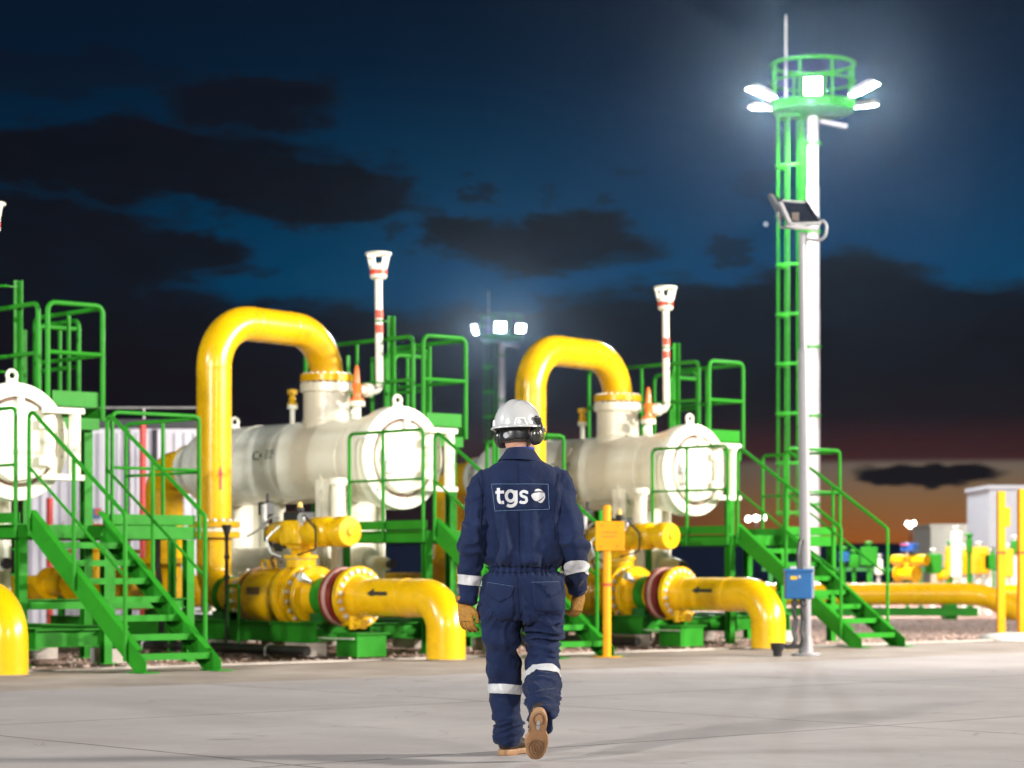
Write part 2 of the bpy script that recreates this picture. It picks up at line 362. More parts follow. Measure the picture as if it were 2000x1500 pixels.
# ------------------------------------------------------------------ ground
def ground():
    def sheet(name, pts, z, mat, sub=1):
        me = bpy.data.meshes.new(name); me.from_pydata([(x, y, 0) for x, y in pts], [], [tuple(range(len(pts)))]); me.materials.append(mat)
        o = bpy.data.objects.new(name, me); COL.objects.link(o); o.location = (UNIT[2].x, UNIT[2].y, z); o.rotation_euler = (0,0,PHI); tag(o, kind='structure'); return o
    def ground_mat(name, cols, scale, joints=None, bump=.3, bscale=60, stones=False):
        m = bpy.data.materials.new(name); m.use_nodes = True; t = NT(m.node_tree); p = t.n['Principled BSDF']
        v = t.node('ShaderNodeTexCoord').outputs['Object']
        n1 = t.noise(v, scale, 7, .62); n2 = t.noise(v, scale*7, 6, .65, .3); n3 = t.noise(v, scale*60, 4, .7)
        c = t.ramp(n1, [(.3, cols[0]), (.5, cols[1]), (.7, cols[2])])
        c = t.mix(t.math('MULTIPLY', t.step(n2, .5, .75), .45), c, cols[0])
        c = t.mix(t.math('MULTIPLY', t.step(n3, .45, .8), .35), c, cols[2])
        h = t.noise(v, bscale, 6, .65)
        if stones:
            vo = t.node('ShaderNodeTexVoronoi'); t.l.new(v, vo.inputs['Vector']); vo.inputs['Scale'].default_value = 16
            c = t.mix(t.step(vo.outputs["Distance"], .25, .6), c, cols[0])
            h = t.math('ADD', t.math('MULTIPLY', vo.outputs['Distance'], -1.5), h)
        if joints:
            sp = t.node('ShaderNodeSeparateXYZ'); t.l.new(v, sp.inputs[0])
            wob = t.math('MULTIPLY_ADD', t.noise(v, 1.7, 4, .6), .07, -.035)
            js = None
            for k, (pitch, off) in enumerate(joints):
                q = t.math('ADD', t.math('ADD', sp.outputs[k], off), wob)
                q = t.math('ABSOLUTE', t.math('SUBTRACT', t.math('FRACT', t.math('DIVIDE', q, pitch)), .5))
                g = t.step(t.math('MULTIPLY', t.math('SUBTRACT', .5, q), pitch), .022, .007)
                js = g if js is None else t.math('MAXIMUM', js, g)
            js = t.math('MULTIPLY', js, t.step(t.noise(v, .9, 3, .6), .30, .46))
            # tyre and rubber marks, hairline cracks
            tr = t.step(t.noise(v, .55, 5, .6, 1.2), .56, .66)
            c = t.mix(t.math('MULTIPLY', tr, .07), c, (.2,.18,.17,1))
            vo = t.node('ShaderNodeTexVoronoi', feature='DISTANCE_TO_EDGE'); wv = t.node('ShaderNodeVectorMath', operation='ADD')
            nn = t.node('ShaderNodeTexNoise'); t.l.new(v, nn.inputs['Vector']); nn.inputs['Scale'].default_value = 1.6
            t.l.new(v, wv.inputs[0]); t.l.new(nn.outputs['Color'], wv.inputs[1]); t.l.new(wv.outputs[0], vo.inputs['Vector']); vo.inputs['Scale'].default_value = .55
            cr = t.math('MULTIPLY', t.step(vo.outputs['Distance'], .010, .002), t.step(t.noise(v, .8, 3, .6), .52, .60))
            js = t.math('MAXIMUM', js, t.math('MULTIPLY', cr, .45))
            c = t.mix(t.math('MULTIPLY', js, .75), c, (.07,.055,.05,1))
            # small specks of grit
            sk = t.step(t.noise(v, 38, 2, .5), .73, .77)
            c = t.mix(t.math('MULTIPLY', sk, .5), c, (.1,.085,.075,1))
            st = t.math('MULTIPLY', t.step(t.noise(v, 1.3, 5, .7, .8), .60, .74), t.step(t.noise(v, 9, 4, .7), .35, .6))
            c = t.mix(t.math('MULTIPLY', st, .5), c, (.16,.13,.115,1))
            c = t.mix(t.math('MULTIPLY', t.step(t.noise(v, 2.6, 6, .7, .3), .58, .72), .28), c, (.47,.43,.41,1))
        t.l.new(c, p.inputs['Base Color']); p.inputs['Roughness'].default_value = .82; p.inputs['Specular IOR Level'].default_value = .35
        b = t.node('ShaderNodeBump'); b.inputs['Strength'].default_value = bump; b.inputs['Distance'].default_value = .02 if stones else .006
        t.l.new(h, b.inputs['Height']); t.l.new(b.outputs[0], p.inputs['Normal'])
        return m
    G = 2500
    gravel = ground_mat('pink_gravel', [(.34,.20,.16,1), (.52,.34,.28,1), (.64,.45,.38,1)], .8, bump=.9, bscale=25, stones=True)
    pad = ground_mat('brown_concrete', [(.20,.158,.135,1), (.30,.245,.212,1), (.40,.335,.295,1)], .9, bump=.3)
    slab = ground_mat('pale_concrete', [(.29,.252,.245,1), (.35,.309,.302,1), (.41,.366,.356,1)], .5, joints=[(3.6, 1.1), (4.4, 0.4)], bump=.25)
    sheet('ground', [(-G,-G),(G,-G),(G,G),(-G,G)], -.03, gravel)
    sheet('apron', [(-.5,-60),(2.62,-60),(2.62,60),(-.5,60)], -.004, pad)
    sheet('pavement', [(2.60,-60),(80,-60),(80,60),(2.60,60)], 0, slab)
    e = MB().box((-.62,-60,-.05), (-.5,60,.012)).build('kerb', CONCBLOCK); e.location = UNIT[2]; e.rotation_euler = (0,0,PHI); tag(e, kind='structure')
    # loose stones on the gravel
    m = MB(); rng = random.Random(3)
    for i in range(9000):
        if i < 6000: a = -.7 - abs(rng.gauss(0, 5)); b = rng.uniform(6, 20)
        else: a = -.7 - abs(rng.gauss(0, 4)); b = rng.uniform(-8, 8)
        r = rng.uniform(.008, .035); p = Vector((a, b, -.03+r*.3)); ax = [rng.uniform(.6, 1.3)*r for _ in range(3)]
        th = rng.uniform(0, 6.3); c, s_ = math.cos(th), math.sin(th)
        vs = []
        for x, y, z in ((1,0,0),(-1,0,0),(0,1,0),(0,-1,0),(0,0,.7),(0,0,-.7)):
            x, y, z = x*ax[0], y*ax[1], z*ax[2]; vs.append((p.x+x*c-y*s_, p.y+x*s_+y*c, p.z+z))
        m.add(vs, [(0,2,4),(2,1,4),(1,3,4),(3,0,4),(2,0,5),(1,2,5),(3,1,5),(0,3,5)])
    o = m.build('gravel', material('pink_stone', (.50,.37,.32), .9, var=.3, scale=9), smooth=False); o.location = UNIT[2]; o.rotation_euler = (0,0,PHI); tag(o, kind='stuff')
ground()

# ------------------------------------------------------------------ filter train
ZL = .64; PR = .203
VB = 1.85; VZ = 2.25

def train():
    # --- outlet elbow that dives into the ground
    t = thing('pipe_elbow', (0,0,0), 'thick yellow pipe bending down into the ground just left of the walking man', 'pipe')
    MB().tube([(-1.42,0,ZL),(0,0,ZL),(0,0,-.05)], PR, 40, fillet=.60, seg=16).build('pipe', YELLOW, t)
    flange(t, 'flange', YELLOW, (-1.46,0,ZL), (1,0,0), .335, .075, PR-.01, 20, hub=.16)
    MB().torus((-.60,0,ZL), (1,0,0), PR, .006, 40, 6).build('weld_seam', YELLOW, t)
    MB().torus((-1.28,0,ZL), (1,0,0), PR+.002, .006, 40, 6).build('weld_seam', YELLOW, t)
    MB().lathe((0,0,0), (0,0,1), [(0,PR+.03),(.006,PR+.02),(.014,PR+.001)], 40, caps=False).build('ground_sealant', material('grey_sealant', (.20,.17,.14), .8), t)
    # arrow marking, curved onto the pipe
    m = MB(); arr = [(-.34,0),(-.22,.055),(-.22,.02),(0,.02),(0,-.02),(-.22,-.02),(-.22,-.055)]
    def onpipe(a, h, r=PR+.0025): ang = h/PR; return (a, -r*math.cos(ang), ZL+.045+r*math.sin(ang))
    tri = [(0,1,2),(0,2,5),(0,5,6)]
    m.add([onpipe(-.72+x, y) for x, y in arr], tri); m.add([onpipe(-.72+x, y) for x, y in ((-.22,.02),(0,.02),(0,-.02),(-.22,-.02))], [(0,1,2,3)])
    m.build('arrow', BLACKPAINT, t, smooth=False)
    to_units(t, {1: 'thick yellow pipe bend cut off by the left edge, beside the green stair', 3: 'thick yellow pipe bending down into the ground beside the pale pole with the blue box'})
    # --- insulating joint with the red ring
    t = thing('insulating_joint', (-1.66,0,0), 'dark red ring flange on the yellow pipe left of the walking man', 'flange')
    MB().lathe((-1.66,0,ZL), (1,0,0), [(-.10,PR),(-.10,.30),(-.085,.325),(-.04,.325),(-.04,.30),(.02,.30),(.02,.315),(.10,.315),(.10,PR)], 44).build('ring', MAROON, t)
    MB().lathe((-1.66,0,ZL), (1,0,0), [(-.038,.28),(-.038,.322),(.018,.322),(.018,.28)], 44).build('gasket_band', PINK, t)
    to_units(t, {3: 'red ring flange on the yellow pipe right of the walking man'})
    # --- ball valve with its actuator
    t = thing('ball_valve', (-2.75,0,0), 'large yellow ball valve with horizontal actuator, below the middle white vessel', 'valve')
    vb = MB().lathe((0,0,ZL), (1,0,0), [(-3.50,PR+.005),(-3.42,.25),(-3.36,.30),(-3.28,.318),(-2.80,.318),(-2.74,.30),(-2.72,.27),(-2.60,.27),(-2.585,.35),(-2.49,.35),(-2.48,.30),(-2.42,.30)], 44).build('valve_body', YELLOW, t)
    bolts(vb, (-2.55,0,ZL), (1,0,0), .315, 20); bolts(vb, (-3.37,0,ZL), (1,0,0), .285, 16)
    flange(t, 'flange', YELLOW, (-2.37,0,ZL), (1,0,0), .355, .075, .21, 18)
    flange(t, 'flange', YELLOW, (-2.21,0,ZL), (1,0,0), .335, .075, .21, 4, with_bolts=False)
    MB().lathe((0,0,ZL), (1,0,0), [(-3.22,.30),(-3.22,.335),(-3.195,.335),(-3.195,.30)], 44).build('bonnet_seam', RUST, t)
    MB().lathe((0,0,ZL), (1,0,0), [(-2.17,.25),(-2.08,PR+.004),(-1.75,PR+.004)], 40).build('pipe', YELLOW, t)
    MB().lathe((0,0,ZL), (1,0,0), [(-1.98,PR-.01),(-1.98,PR+.014),(-1.90,PR+.014),(-1.90,PR-.01)], 36).build('strap', GREEN, t)
    for q in (-3.0, -2.85):
        MB().tube([(q-.06,-.11,ZL+.30),(q-.06,-.12,ZL+.40),(q+.06,-.12,ZL+.40),(q+.06,-.11,ZL+.30)], .012, 8, fillet=.03).build('lifting_eye', YELLOW, t)
    MB().cyl((-2.48,0,.96), (-2.48,0,1.05), .165, .165, 24).cyl((-2.48,0,1.06), (-2.48,0,1.10), .19, .19, 24).build('bonnet', YELLOW, t)
    MB().cyl((-2.48,0,1.10), (-2.48,0,1.190), .105, .125, 24).cyl((-2.48,0,1.170), (-2.48,0,1.200), .16, .16, 24).build('stem_column', YELLOW, t)
    MB().box((-2.68,-.16,1.200), (-2.30,.14,1.480)).cyl((-2.49,-.17,1.340), (-2.49,.16,1.340), .125, n=24).build('gearbox', YELLOW, t, bevel=.025)
    MB().lathe((0,0,1.350), (1,0,0), [(-3.02,.08),(-3.0,.11),(-2.9,.125),(-2.7,.125)], 28).lathe((0,0,1.350), (1,0,0), [(-3.05,.05),(-3.05,.07),(-3.0,.07)], 16).build('spring_housing', YELLOW, t)
    MB().lathe((0,-.02,1.350), (1,0,0), [(-2.31,.14),(-2.27,.155),(-2.25,.165),(-1.92,.165),(-1.90,.155),(-1.87,.115),(-1.77,.115),(-1.75,.17),(-1.62,.17),(-1.60,.155)], 36).build('actuator_cylinder', YELLOW, t)
    MB().lathe((0,-.02,1.350), (1,0,0), [(-1.60,.165),(-1.575,.155),(-1.57,.05),(-1.545,.04)], 36).beam((-1.575,-.02,1.260),(-1.575,-.02,1.370),.04,.02).build('end_cap', YELLOW, t)
    MB().box((-2.66,-.12,1.480), (-2.36,.10,1.580)).cyl((-2.50,0,1.580), (-2.50,0,1.630), .05, n=14).build('position_switch', BLACK, t, bevel=.01)
    MB().cyl((-2.50,0,1.630), (-2.50,0,1.690), .032, .022, 14).build('indicator_knob', YELLOW, t)
    MB().tube([(-2.72,-.13,1.510),(-2.80,-.17,1.530),(-2.88,-.2,1.450),(-3.0,-.22,1.370),(-3.15,-.25,1.310)], .012, 8, fillet=.06).build('conduit', GREYMET, t)
    MB().box((-3.13,-.12,1.550), (-3.0,.02,1.700)).cyl((-3.09,-.05,1.450),(-3.09,-.05,1.550),.035,n=12).cyl((-3.03,-.05,1.700),(-3.03,-.05,1.80),.02,n=10).cyl((-3.09,-.05,1.250),(-3.09,-.05,1.450),.012,n=8).build('pressure_switch', BLACK, t, bevel=.01)
    MB().cyl((-3.0,-.13,1.390), (-3.0,-.13,1.670), .035, n=12).build('tubing_box', GREYMET, t)
    MB().cyl((-2.20,-.22,1.50),(-2.20,-.19,1.50),.055,n=20).cyl((-2.20,-.2,1.42),(-2.20,-.2,1.46),.012,n=8).build('pressure_gauge', GREYMET, t)
    MB().tube([(-2.25,-.15,1.50),(-2.1,-.26,1.54),(-1.9,-.24,1.38),(-1.95,-.2,1.16),(-2.3,-.18,1.10)], .012, 8, fillet=.08).build('air_tube', BLACK, t)
    MB().tube([(-2.62,-.19,1.42),(-2.72,-.30,1.28),(-2.66,-.28,1.12),(-2.55,-.22,1.08)], .011, 8, fillet=.06).build('air_tube', STEEL, t)
    MB().tube([(-2.9,-.05,.95),(-2.85,-.14,1.06),(-2.7,-.20,1.10),(-2.6,-.18,1.02)], .016, 8, fillet=.05).build('vent_line', RUST, t)
    MB().prism([(-.12,-.04),(.12,-.04),(.12,.04),(-.12,.04)], (-2.95,-.322,.70), (1,0,0), (0,0,1), (0,.012,0)).build('nameplate', RUST, t, smooth=False)
    MB().cyl((-2.05,-.30,.85),(-2.05,-.20,.80),.03,n=12).cyl((-2.05,-.34,.86),(-2.05,-.30,.85),.05,n=14).build('sealant_fitting', STEEL, t)
    MB().box((-2.98,-.02,1.170), (-2.78,.12,1.230)).cyl((-2.9,.0,1.14),(-2.9,.0,1.170),.05,n=12).build('solenoid', BLACK, t)
    to_units(t, {3: 'large yellow ball valve with horizontal actuator, below the right white vessel'})
    t = thing('instrument_tubing', (-2.2,-.1,0), 'small yellow drain cocks and steel tubing under the middle red ring', 'tubing')
    MB().tube([(-1.55,-.12,.34),(-1.40,-.20,.36),(-1.15,-.22,.36)], .028, 10).cyl((-1.28,-.21,.30),(-1.28,-.21,.44),.045,n=12).cyl((-1.13,-.22,.36),(-1.08,-.22,.36),.055,n=14).build('drain_cock', YELLOW, t)
    MB().tube([(-1.9,-.2,.30),(-1.9,-.32,.36),(-2.6,-.34,.34),(-2.9,-.30,.30),(-2.9,-.30,.05)], .009, 6, fillet=.05).build('tube', STEEL, t)
    MB().tube([(-2.3,.10,.30),(-2.3,-.28,.22),(-1.7,-.30,.20),(-1.2,-.26,.20)], .009, 6, fillet=.05).build('tube', STEEL, t)
    to_units(t, {3: 'small yellow drain cocks and steel tubing under the right red ring'}, (3,))
    # --- riser arching over into the vessel nozzle
    ra, na = -4.157, -4.42
    t = thing('arched_pipe', (ra,0,0), 'tall yellow pipe arching over onto the middle white vessel, left of the walking man', 'pipe')
    pts = fillet_path([Vector((-3.5,0,ZL)), Vector((ra,0,ZL)), Vector((ra,0,1.30))], .5, seg=12)
    MB().tube(pts, PR, 40).build('lower_elbow', YELLOW, t)
    pts = fillet_path([Vector((ra,0,1.50)), Vector((ra,0,3.84)), Vector((na,VB,3.82)), Vector((na,VB,2.62))], .56, seg=18)
    MB().tube(pts, PR, 44).build('upper_pipe', YELLOW, t)
    flange(t, 'flange', YELLOW, (ra,0,1.46), (0,0,1), .30, .07, PR-.01, 16)
    flange(t, 'flange', YELLOW, (ra,0,1.34), (0,0,1), .30, .07, PR-.01, 4, with_bolts=False)
    MB().lathe((ra,0,1.40), (0,0,1), [(-.035,.2),(-.035,.27),(.035,.27),(.035,.2)], 36).build('gasket', WHITE, t)
    flange(t, 'flange', YELLOW, (na,VB,3.27), (0,0,1), .325, .09, PR-.01, 20)
    for z in (3.25, 3.83):   # weld seams
        pass
    MB().torus((ra,0,3.27), (0,0,1), PR, .006, 40, 6).build('weld_seam', YELLOW, t)
    d = (Vector((na,VB,3.82))-Vector((ra,0,3.84))).normalized()
    for q in (.62, 1.22):
        MB().torus(Vector((ra,0,3.84))+d*q, d, PR, .005, 40, 6).build('weld_seam', YELLOW, t)
    # flow arrow facing the camera side
    ang0 = math.atan2(-W(2,ra,0).y, -W(2,ra,0).x) - PHI
    def onriser(h, z, off=0.0, r=PR+.0025): a = ang0 + h/PR; return (ra + r*math.cos(a), r*math.sin(a), z)
    m = MB(); m.add([onriser(.075+x, z) for x, z in ((-.03,2.02),(0,2.15),(.03,2.02))], [(0,1,2)]); m.add([onriser(.075+x, z) for x, z in ((-.014,1.86),(.014,1.86),(.014,2.02),(-.014,2.02))], [(0,1,2,3)])
    m.build('flow_arrow', REDP, t, smooth=False)
    m = MB()
    m.add([onriser(-.20+x, z) for x, z in ((-.03,2.60),(.0,2.72),(.03,2.60))], [(0,1,2)]); m.add([onriser(-.20+x, z) for x, z in ((-.014,2.38),(.014,2.38),(.014,2.60),(-.014,2.60))], [(0,1,2,3)])
    m.build('flow_arrow', BLACKPAINT, t, smooth=False)
    to_units(t, {3: 'tall yellow pipe arching over onto the right white vessel, behind the man\'s helmet'})
    # --- vessel
    t = thing('filter_vessel', (-4.8,VB,0), 'large white horizontal vessel with round door, just left of the walking man', 'vessel')
    prof = [(-7.15,.20)] + [(-7.05+.32*(1-math.cos(q*math.pi/2/6)), .22+.28*math.sin(q*math.pi/2/6)) for q in range(7)]
    prof += [(-5.2,.50),(-3.62,.50),(-3.24,.575),(-3.16,.575)]
    MB().lathe((0,VB,VZ), (1,0,0), prof, 56).build('shell', WHITE, t)
    MB().lathe((0,VB,VZ), (1,0,0), [(-3.18,.56),(-3.18,.60),(-3.165,.61),(-2.97,.61),(-2.95,.60),(-2.935,.47),(-3.02,.465)], 56, caps=False).build('door_ring', WHITE, t)
    MB().lathe((0,VB,VZ), (1,0,0), [(-3.03,.463),(-2.985,.46),(-2.985,.425)], 56, caps=False).build('seal', RUST, t)
    door = MB().lathe((0,VB,VZ), (1,0,0), [(-3.02,.425),(-2.93,.425),(-2.915,.41),(-2.905,.34),(-2.90,.10),(-2.898,.01)], 56).build('door', WHITE, t)
    m = MB().box((-2.905,VB-.03,VZ+.32), (-2.86,VB+.03,VZ+.45)); m.build('latch', WHITE, door)
    m = MB().tube([(-2.90,VB-.36,VZ+.08),(-2.84,VB-.34,VZ-.02),(-2.86,VB-.33,VZ-.12),(-2.85,VB-.30,VZ-.20)], .018, 8, fillet=.03); m.cyl((-2.90,VB-.33,VZ-.02),(-2.84,VB-.33,VZ-.02),.045,n=12); m.ball((-2.85,VB-.28,VZ-.18),.03)
    m.build('bleed_valve', GREYMET, door)
    MB().tube([(-2.89,VB-.37,VZ+.3),(-2.88,VB-.36,VZ+.05),(-2.86,VB-.33,VZ-.3),(-2.87,VB-.1,VZ-.42),(-2.86,VB+.2,VZ-.36)], .005, 6, fillet=.1).build('chain', RUST, door)
    hp = MB().cyl((-2.82,VB+.60,VZ-.33), (-2.82,VB+.60,VZ+.30), .062, n=20); hp.build('hinge_post', WHITE, t)
    for z in (-.36, .33):
        MB().box((-2.90,VB+.25,VZ+z-.03), (-2.76,VB+.69,VZ+z+.03)).build('hinge_arm', WHITE, t, bevel=.008)
    MB().box((-2.90,VB+.28,VZ-.26), (-2.80,VB+.36,VZ+.28)).box((-2.86,VB+.2,VZ+.14),(-2.80,VB+.3,VZ+.24)).box((-2.86,VB+.2,VZ-.24),(-2.80,VB+.3,VZ-.14)).build('hinge_bracket', WHITE, t, bevel=.006)
    for a, z, in ((-3.06,VZ+.60), (-3.85,VZ+.49), (-6.35,VZ+.49)):
        m = MB(); pr = [(-.06,0),(.06,0),(.06,.08)] + [(.06*math.cos(q*math.pi/6), .08+.06*math.sin(q*math.pi/6)) for q in range(1, 6)] + [(-.06,.08)]
        hole = [(.03*math.cos(q*math.pi/4), .08+.03*math.sin(q*math.pi/4)) for q in range(8)]
        m.tube([(a, VB+.045*math.cos(q*math.pi/8)*1.2, z+.085+.052*math.sin(q*math.pi/8)) for q in range(16)], .020, 8, closed=True)
        m.box((a-.018,VB-.06,z-.03),(a+.018,VB+.06,z+.045)); m.build('lifting_lug', WHITE, t)
    nz = MB().cyl((-4.42,VB,VZ+.40), (-4.42,VB,3.10), .285, n=40); nz.build('nozzle', WHITE, t)
    flange(t, 'nozzle_flange', WHITE, (-4.42,VB,3.15), (0,0,1), .325, .11, .2, 20)
    for a in (-6.68, -5.75, -4.95, -3.63): MB().torus((a,VB,VZ), (1,0,0), .5005, .006, 56, 6).build('weld_seam', WHITE, t)
    MB().torus((-4.42,VB,VZ+.50), (0,0,1), .287, .012, 40, 6).build('weld_seam', WHITE, t)
    MB().box((-2.9,VB+.02,VZ-.02),(-2.893,VB+.10,VZ+.02)).build('nameplate', GREYMET, door, smooth=False)
    for k in range(12):
        q = 2*math.pi*(k+.5)/12; m = MB().cyl((-2.94,VB+.54*math.cos(q),VZ+.54*math.sin(q)),(-2.925,VB+.54*math.cos(q),VZ+.54*math.sin(q)),.012,n=8)
        m.build('stud', GREYMET, t)
    # makers' marks on the shell
    q0 = math.radians(200)
    m = MB()
    def onshell(a, s, r=.503): an = math.radians(168) + s/.5; return (a, VB + r*math.cos(an), VZ + r*math.sin(an))
    for (a0, a1, s0, s1) in ((-5.28,-5.24,-.02,.05),(-5.25,-5.14,.05,.07),(-5.24,-5.16,-.04,-.02),(-5.13,-5.09,-.01,.04),(-5.02,-4.86,-.045,-.03),(-5.02,-4.84,-.015,0),(-5.02,-4.88,.015,.03),(-5.02,-4.86,.045,.06)):
        m.add([onshell(a0,s0),onshell(a1,s0),onshell(a1,s1),onshell(a0,s1)], [(0,1,2,3)])
    m.build('marking', material('faded_print', (.12,.15,.10), .6), t, smooth=False)
    # lower sump barrel and its connections
    MB().lathe((0,VB,1.02), (1,0,0), [(-6.9,.02),(-6.85,.12),(-6.75,.20),(-3.62,.20),(-3.54,.16),(-3.5,.05)], 36).build('sump', WHITE, t)
    for a in (-4.2, -5.4): MB().cyl((a,VB,1.15), (a,VB,VZ-.45), .08, n=20).build('sump_neck', WHITE, t)
    MB().lathe((0,VB,1.0), (1,0,0), [(-3.55,.11),(-3.35,.10),(-3.24,.07),(-3.2,.065)], 24).build('drain_nozzle', WHITE, t)
    MB().cyl((-3.205,VB,1.0), (-3.15,VB,1.0), .06, n=20).build('drain_cap', BLACK, t)
    for a in (-3.95, -6.35):
        MB().prism([(-.46,.42),(.46,.42),(.46,1.55),(.47,2.15),(-.47,2.15),(-.46,1.55)], (a-.015,VB,0), (0,1,0), (0,0,1), (.03,0,0)).box((a-.12,VB-.44,.42),(a+.12,VB-.41,2.02)).box((a-.12,VB+.41,.42),(a+.12,VB+.44,2.02)).box((a-.15,VB-.5,.39),(a+.15,VB+.5,.42)).build('saddle', WHITE, t)
    MB().cyl((-3.23,1.10,.45), (-3.23,1.10,1.92), .085, n=24).lathe((-3.23,1.10,1.92),(0,0,1),[(0,.11),(.05,.115),(.08,.10),(.09,.03)],24).box((-3.30,1.05,.42),(-3.16,1.15,.45)).build('level_standpipe', WHITE, t)
    MB().cyl((-3.28,1.16,1.70), (-3.45,1.45,1.86), .03, n=12).build('standpipe_arm', WHITE, t)
    # rear outlet
    flange(t, 'outlet_flange', WHITE, (-7.24,VB,VZ), (1,0,0), .32, .10, .2, 16)
    to_units(t, {1: 'large white vessel with round door, cut off by the left edge', 3: 'large white horizontal filter vessel with round door, right of the walking man'})
    t = thing('outlet_pipe', (-7.9,VB,0), 'yellow elbow turning down from the middle vessel rear, seen behind the left stair', 'pipe')
    MB().tube([(-7.34,VB,VZ),(-7.95,VB,VZ),(-7.95,VB,ZL),(-10.5,VB,ZL)], .25, 36, fillet=.6, seg=12).build('pipe', YELLOW, t)
    flange(t, 'flange', YELLOW, (-7.33,VB,VZ), (1,0,0), .32, .07, .2, 4, with_bolts=False)
    flange(t, 'flange', YELLOW, (-7.95,VB,1.05), (0,0,1), .34, .08, .2, 4, with_bolts=False)
    to_units(t, {3: 'yellow elbow turning down from the right vessel rear, by the man\'s shoulder'}, (3,))
    # --- relief valve, vent stack, small valve
    t = thing('relief_valve', (-3.83,VB,2.74), 'orange relief valve on the middle white vessel, right of the yellow arch', 'valve')
    MB().cyl((-3.83,VB,2.73), (-3.83,VB,2.90), .05, n=16).cyl((-3.83,VB,2.90), (-3.83,VB,2.96), .10, n=20).build('base_flange', WHITE, t)
    MB().lathe((-3.83,VB,2.96), (0,0,1), [(0,.09),(.035,.09),(.045,.055),(.11,.045),(.16,.06),(.20,.062),(.22,.042),(.38,.028),(.42,.018),(.44,.005)], 22).build('valve_body', ORANGE, t)
    MB().cyl((-3.83,VB+.05,3.10), (-3.83,VB+.15,3.10), .05, n=16).cyl((-3.83,VB+.13,3.10), (-3.83,VB+.17,3.10), .085, n=18).build('outlet', WHITE, t)
    to_units(t, {3: 'orange relief valve on the right white vessel, right of the rightmost yellow arch'}, (3,))
    t = thing('vent_stack', (-3.83,2.20,2.74), 'tall white vent pipe with red bands and flared cap, on the middle vessel', 'vent pipe')
    MB().tube([(-3.83,VB+.17,3.10),(-3.83,2.20,3.10),(-3.85,2.20,4.47)], .046, 16, fillet=.13).cyl((-3.83,VB+.17,3.1),(-3.83,VB+.205,3.1),.085,n=18).build('pipe', WHITE, t)
    for z0, z1 in ((3.98,4.08),(3.80,3.90)): MB().cyl((-3.83,2.20,z0), (-3.837,2.20,z1), .0485, n=16, caps=False).build('red_band', material('red_band_paint', (.70,.06,.015), .4), t)
    cap = MB().lathe((-3.85,2.20,4.45), (0,0,1), [(0,.05),(.01,.085),(.03,.102),(.16,.102),(.18,.07),(.20,.05)], 28).build('cap', WHITE, t)
    MB().lathe((-3.85,2.20,4.45), (0,0,1), [(.06,.1035),(.12,.1035)], 28, caps=False).build('red_band', MATS['red_band_paint'], cap)
    m = MB().torus((-3.85,2.20,4.765), (0,0,1), .145, .017, 32, 8)
    for q in range(4):
        a = q*math.pi/2+.35; c, s = math.cos(a), math.sin(a)
        m.beam((-3.85+.098*c,2.20+.098*s,4.59), (-3.85+.138*c,2.20+.138*s,4.75), .05, .012)
    m.build('bird_guard', WHITE, t)
    to_units(t, {1: 'flared white cap of a vent pipe cut off by the left edge of the photo', 3: 'tall white vent pipe with orange-red bands and flared cap, on the right vessel'}, nudge={1: (-.13,0,.06)})
    t = thing('vent_support', (-3.83,2.38,0), 'upright green channel post clamped to the middle white vent pipe', 'post')
    MB().beam((-3.83,2.36,2.35),(-3.83,2.36,4.02),.07,.014).beam((-3.865,2.39,2.35),(-3.865,2.39,4.02),.012,.06).beam((-3.795,2.39,2.35),(-3.795,2.39,4.02),.012,.06).build('post', GREEN, t)
    for z in (3.95, 3.20): MB().torus((-3.83,2.20,z),(0,0,1),.05,.01,18,6).beam((-3.83,2.25,z),(-3.83,2.36,z),.05,.012).build('clamp', GREEN, t)
    to_units(t, {1: 'upright green channel post rising above the rails at the left edge of the photo', 3: 'upright green channel post clamped to the right white vent pipe'})
    t = thing('small_valve', (-5.12,VB,2.74), 'small yellow valve on a white stub left of the middle vessel nozzle', 'valve')
    MB().cyl((-5.12,VB,2.70), (-5.12,VB,2.93), .032, n=14).cyl((-5.12,VB,2.93), (-5.12,VB,2.98), .065, n=16).build('stub', WHITE, t)
    MB().lathe((-5.12,VB,2.98), (0,0,1), [(0,.062),(.03,.062),(.035,.035),(.07,.05),(.11,.035),(.14,.03),(.15,.065),(.19,.065),(.20,.03)], 18).box((-5.18,VB-.03,3.11),(-5.06,VB+.03,3.15)).build('valve_body', YELLOW, t)
    to_units(t, {3: 'small yellow valve on a white stub left of the right vessel nozzle'}, (3,))
    # --- lower platform and stair
    DZ = 1.37; A0, A1, B0, B1 = -3.2, -1.62, 1.1, 3.13
    t = thing('stair_platform', (-1.6,1.6,0), 'green steel stair and railed platform at the middle vessel, mostly hidden by the man', 'stairs')
    m = MB().box((A0,B0+.05,DZ-.03), (A1-.06,B1-.05,DZ))
    m.build('deck', MESHGREEN, t)
    for nm, mm in (('floor_beam', MB().channel((A0,B0,DZ-.06),(A1,B0,DZ-.06),.13,.06,1)), ('floor_beam', MB().channel((A0,B1,DZ-.06),(A1,B1,DZ-.06),.13,.06,-1)),
                   ('floor_beam', MB().channel((A1,B0+.01,DZ-.06),(A1,B1-.01,DZ-.06),.13,.06,-1)), ('floor_beam', MB().channel((A0+.01,B0+.01,DZ-.06),(A0+.01,B1-.01,DZ-.06),.13,.06,1)),
                   ('toe_board', MB().beam((A0,B0,DZ+.07),(A1,B0,DZ+.07),.008,.10)), ('toe_board', MB().beam((A0,B1,DZ+.07),(A1,B1,DZ+.07),.008,.10)),
                   ('toe_board', MB().beam((A1,2.06,DZ+.07),(A1,B1-.01,DZ+.07),.008,.10))):
        mm.build(nm, GREEN, t, smooth=False)
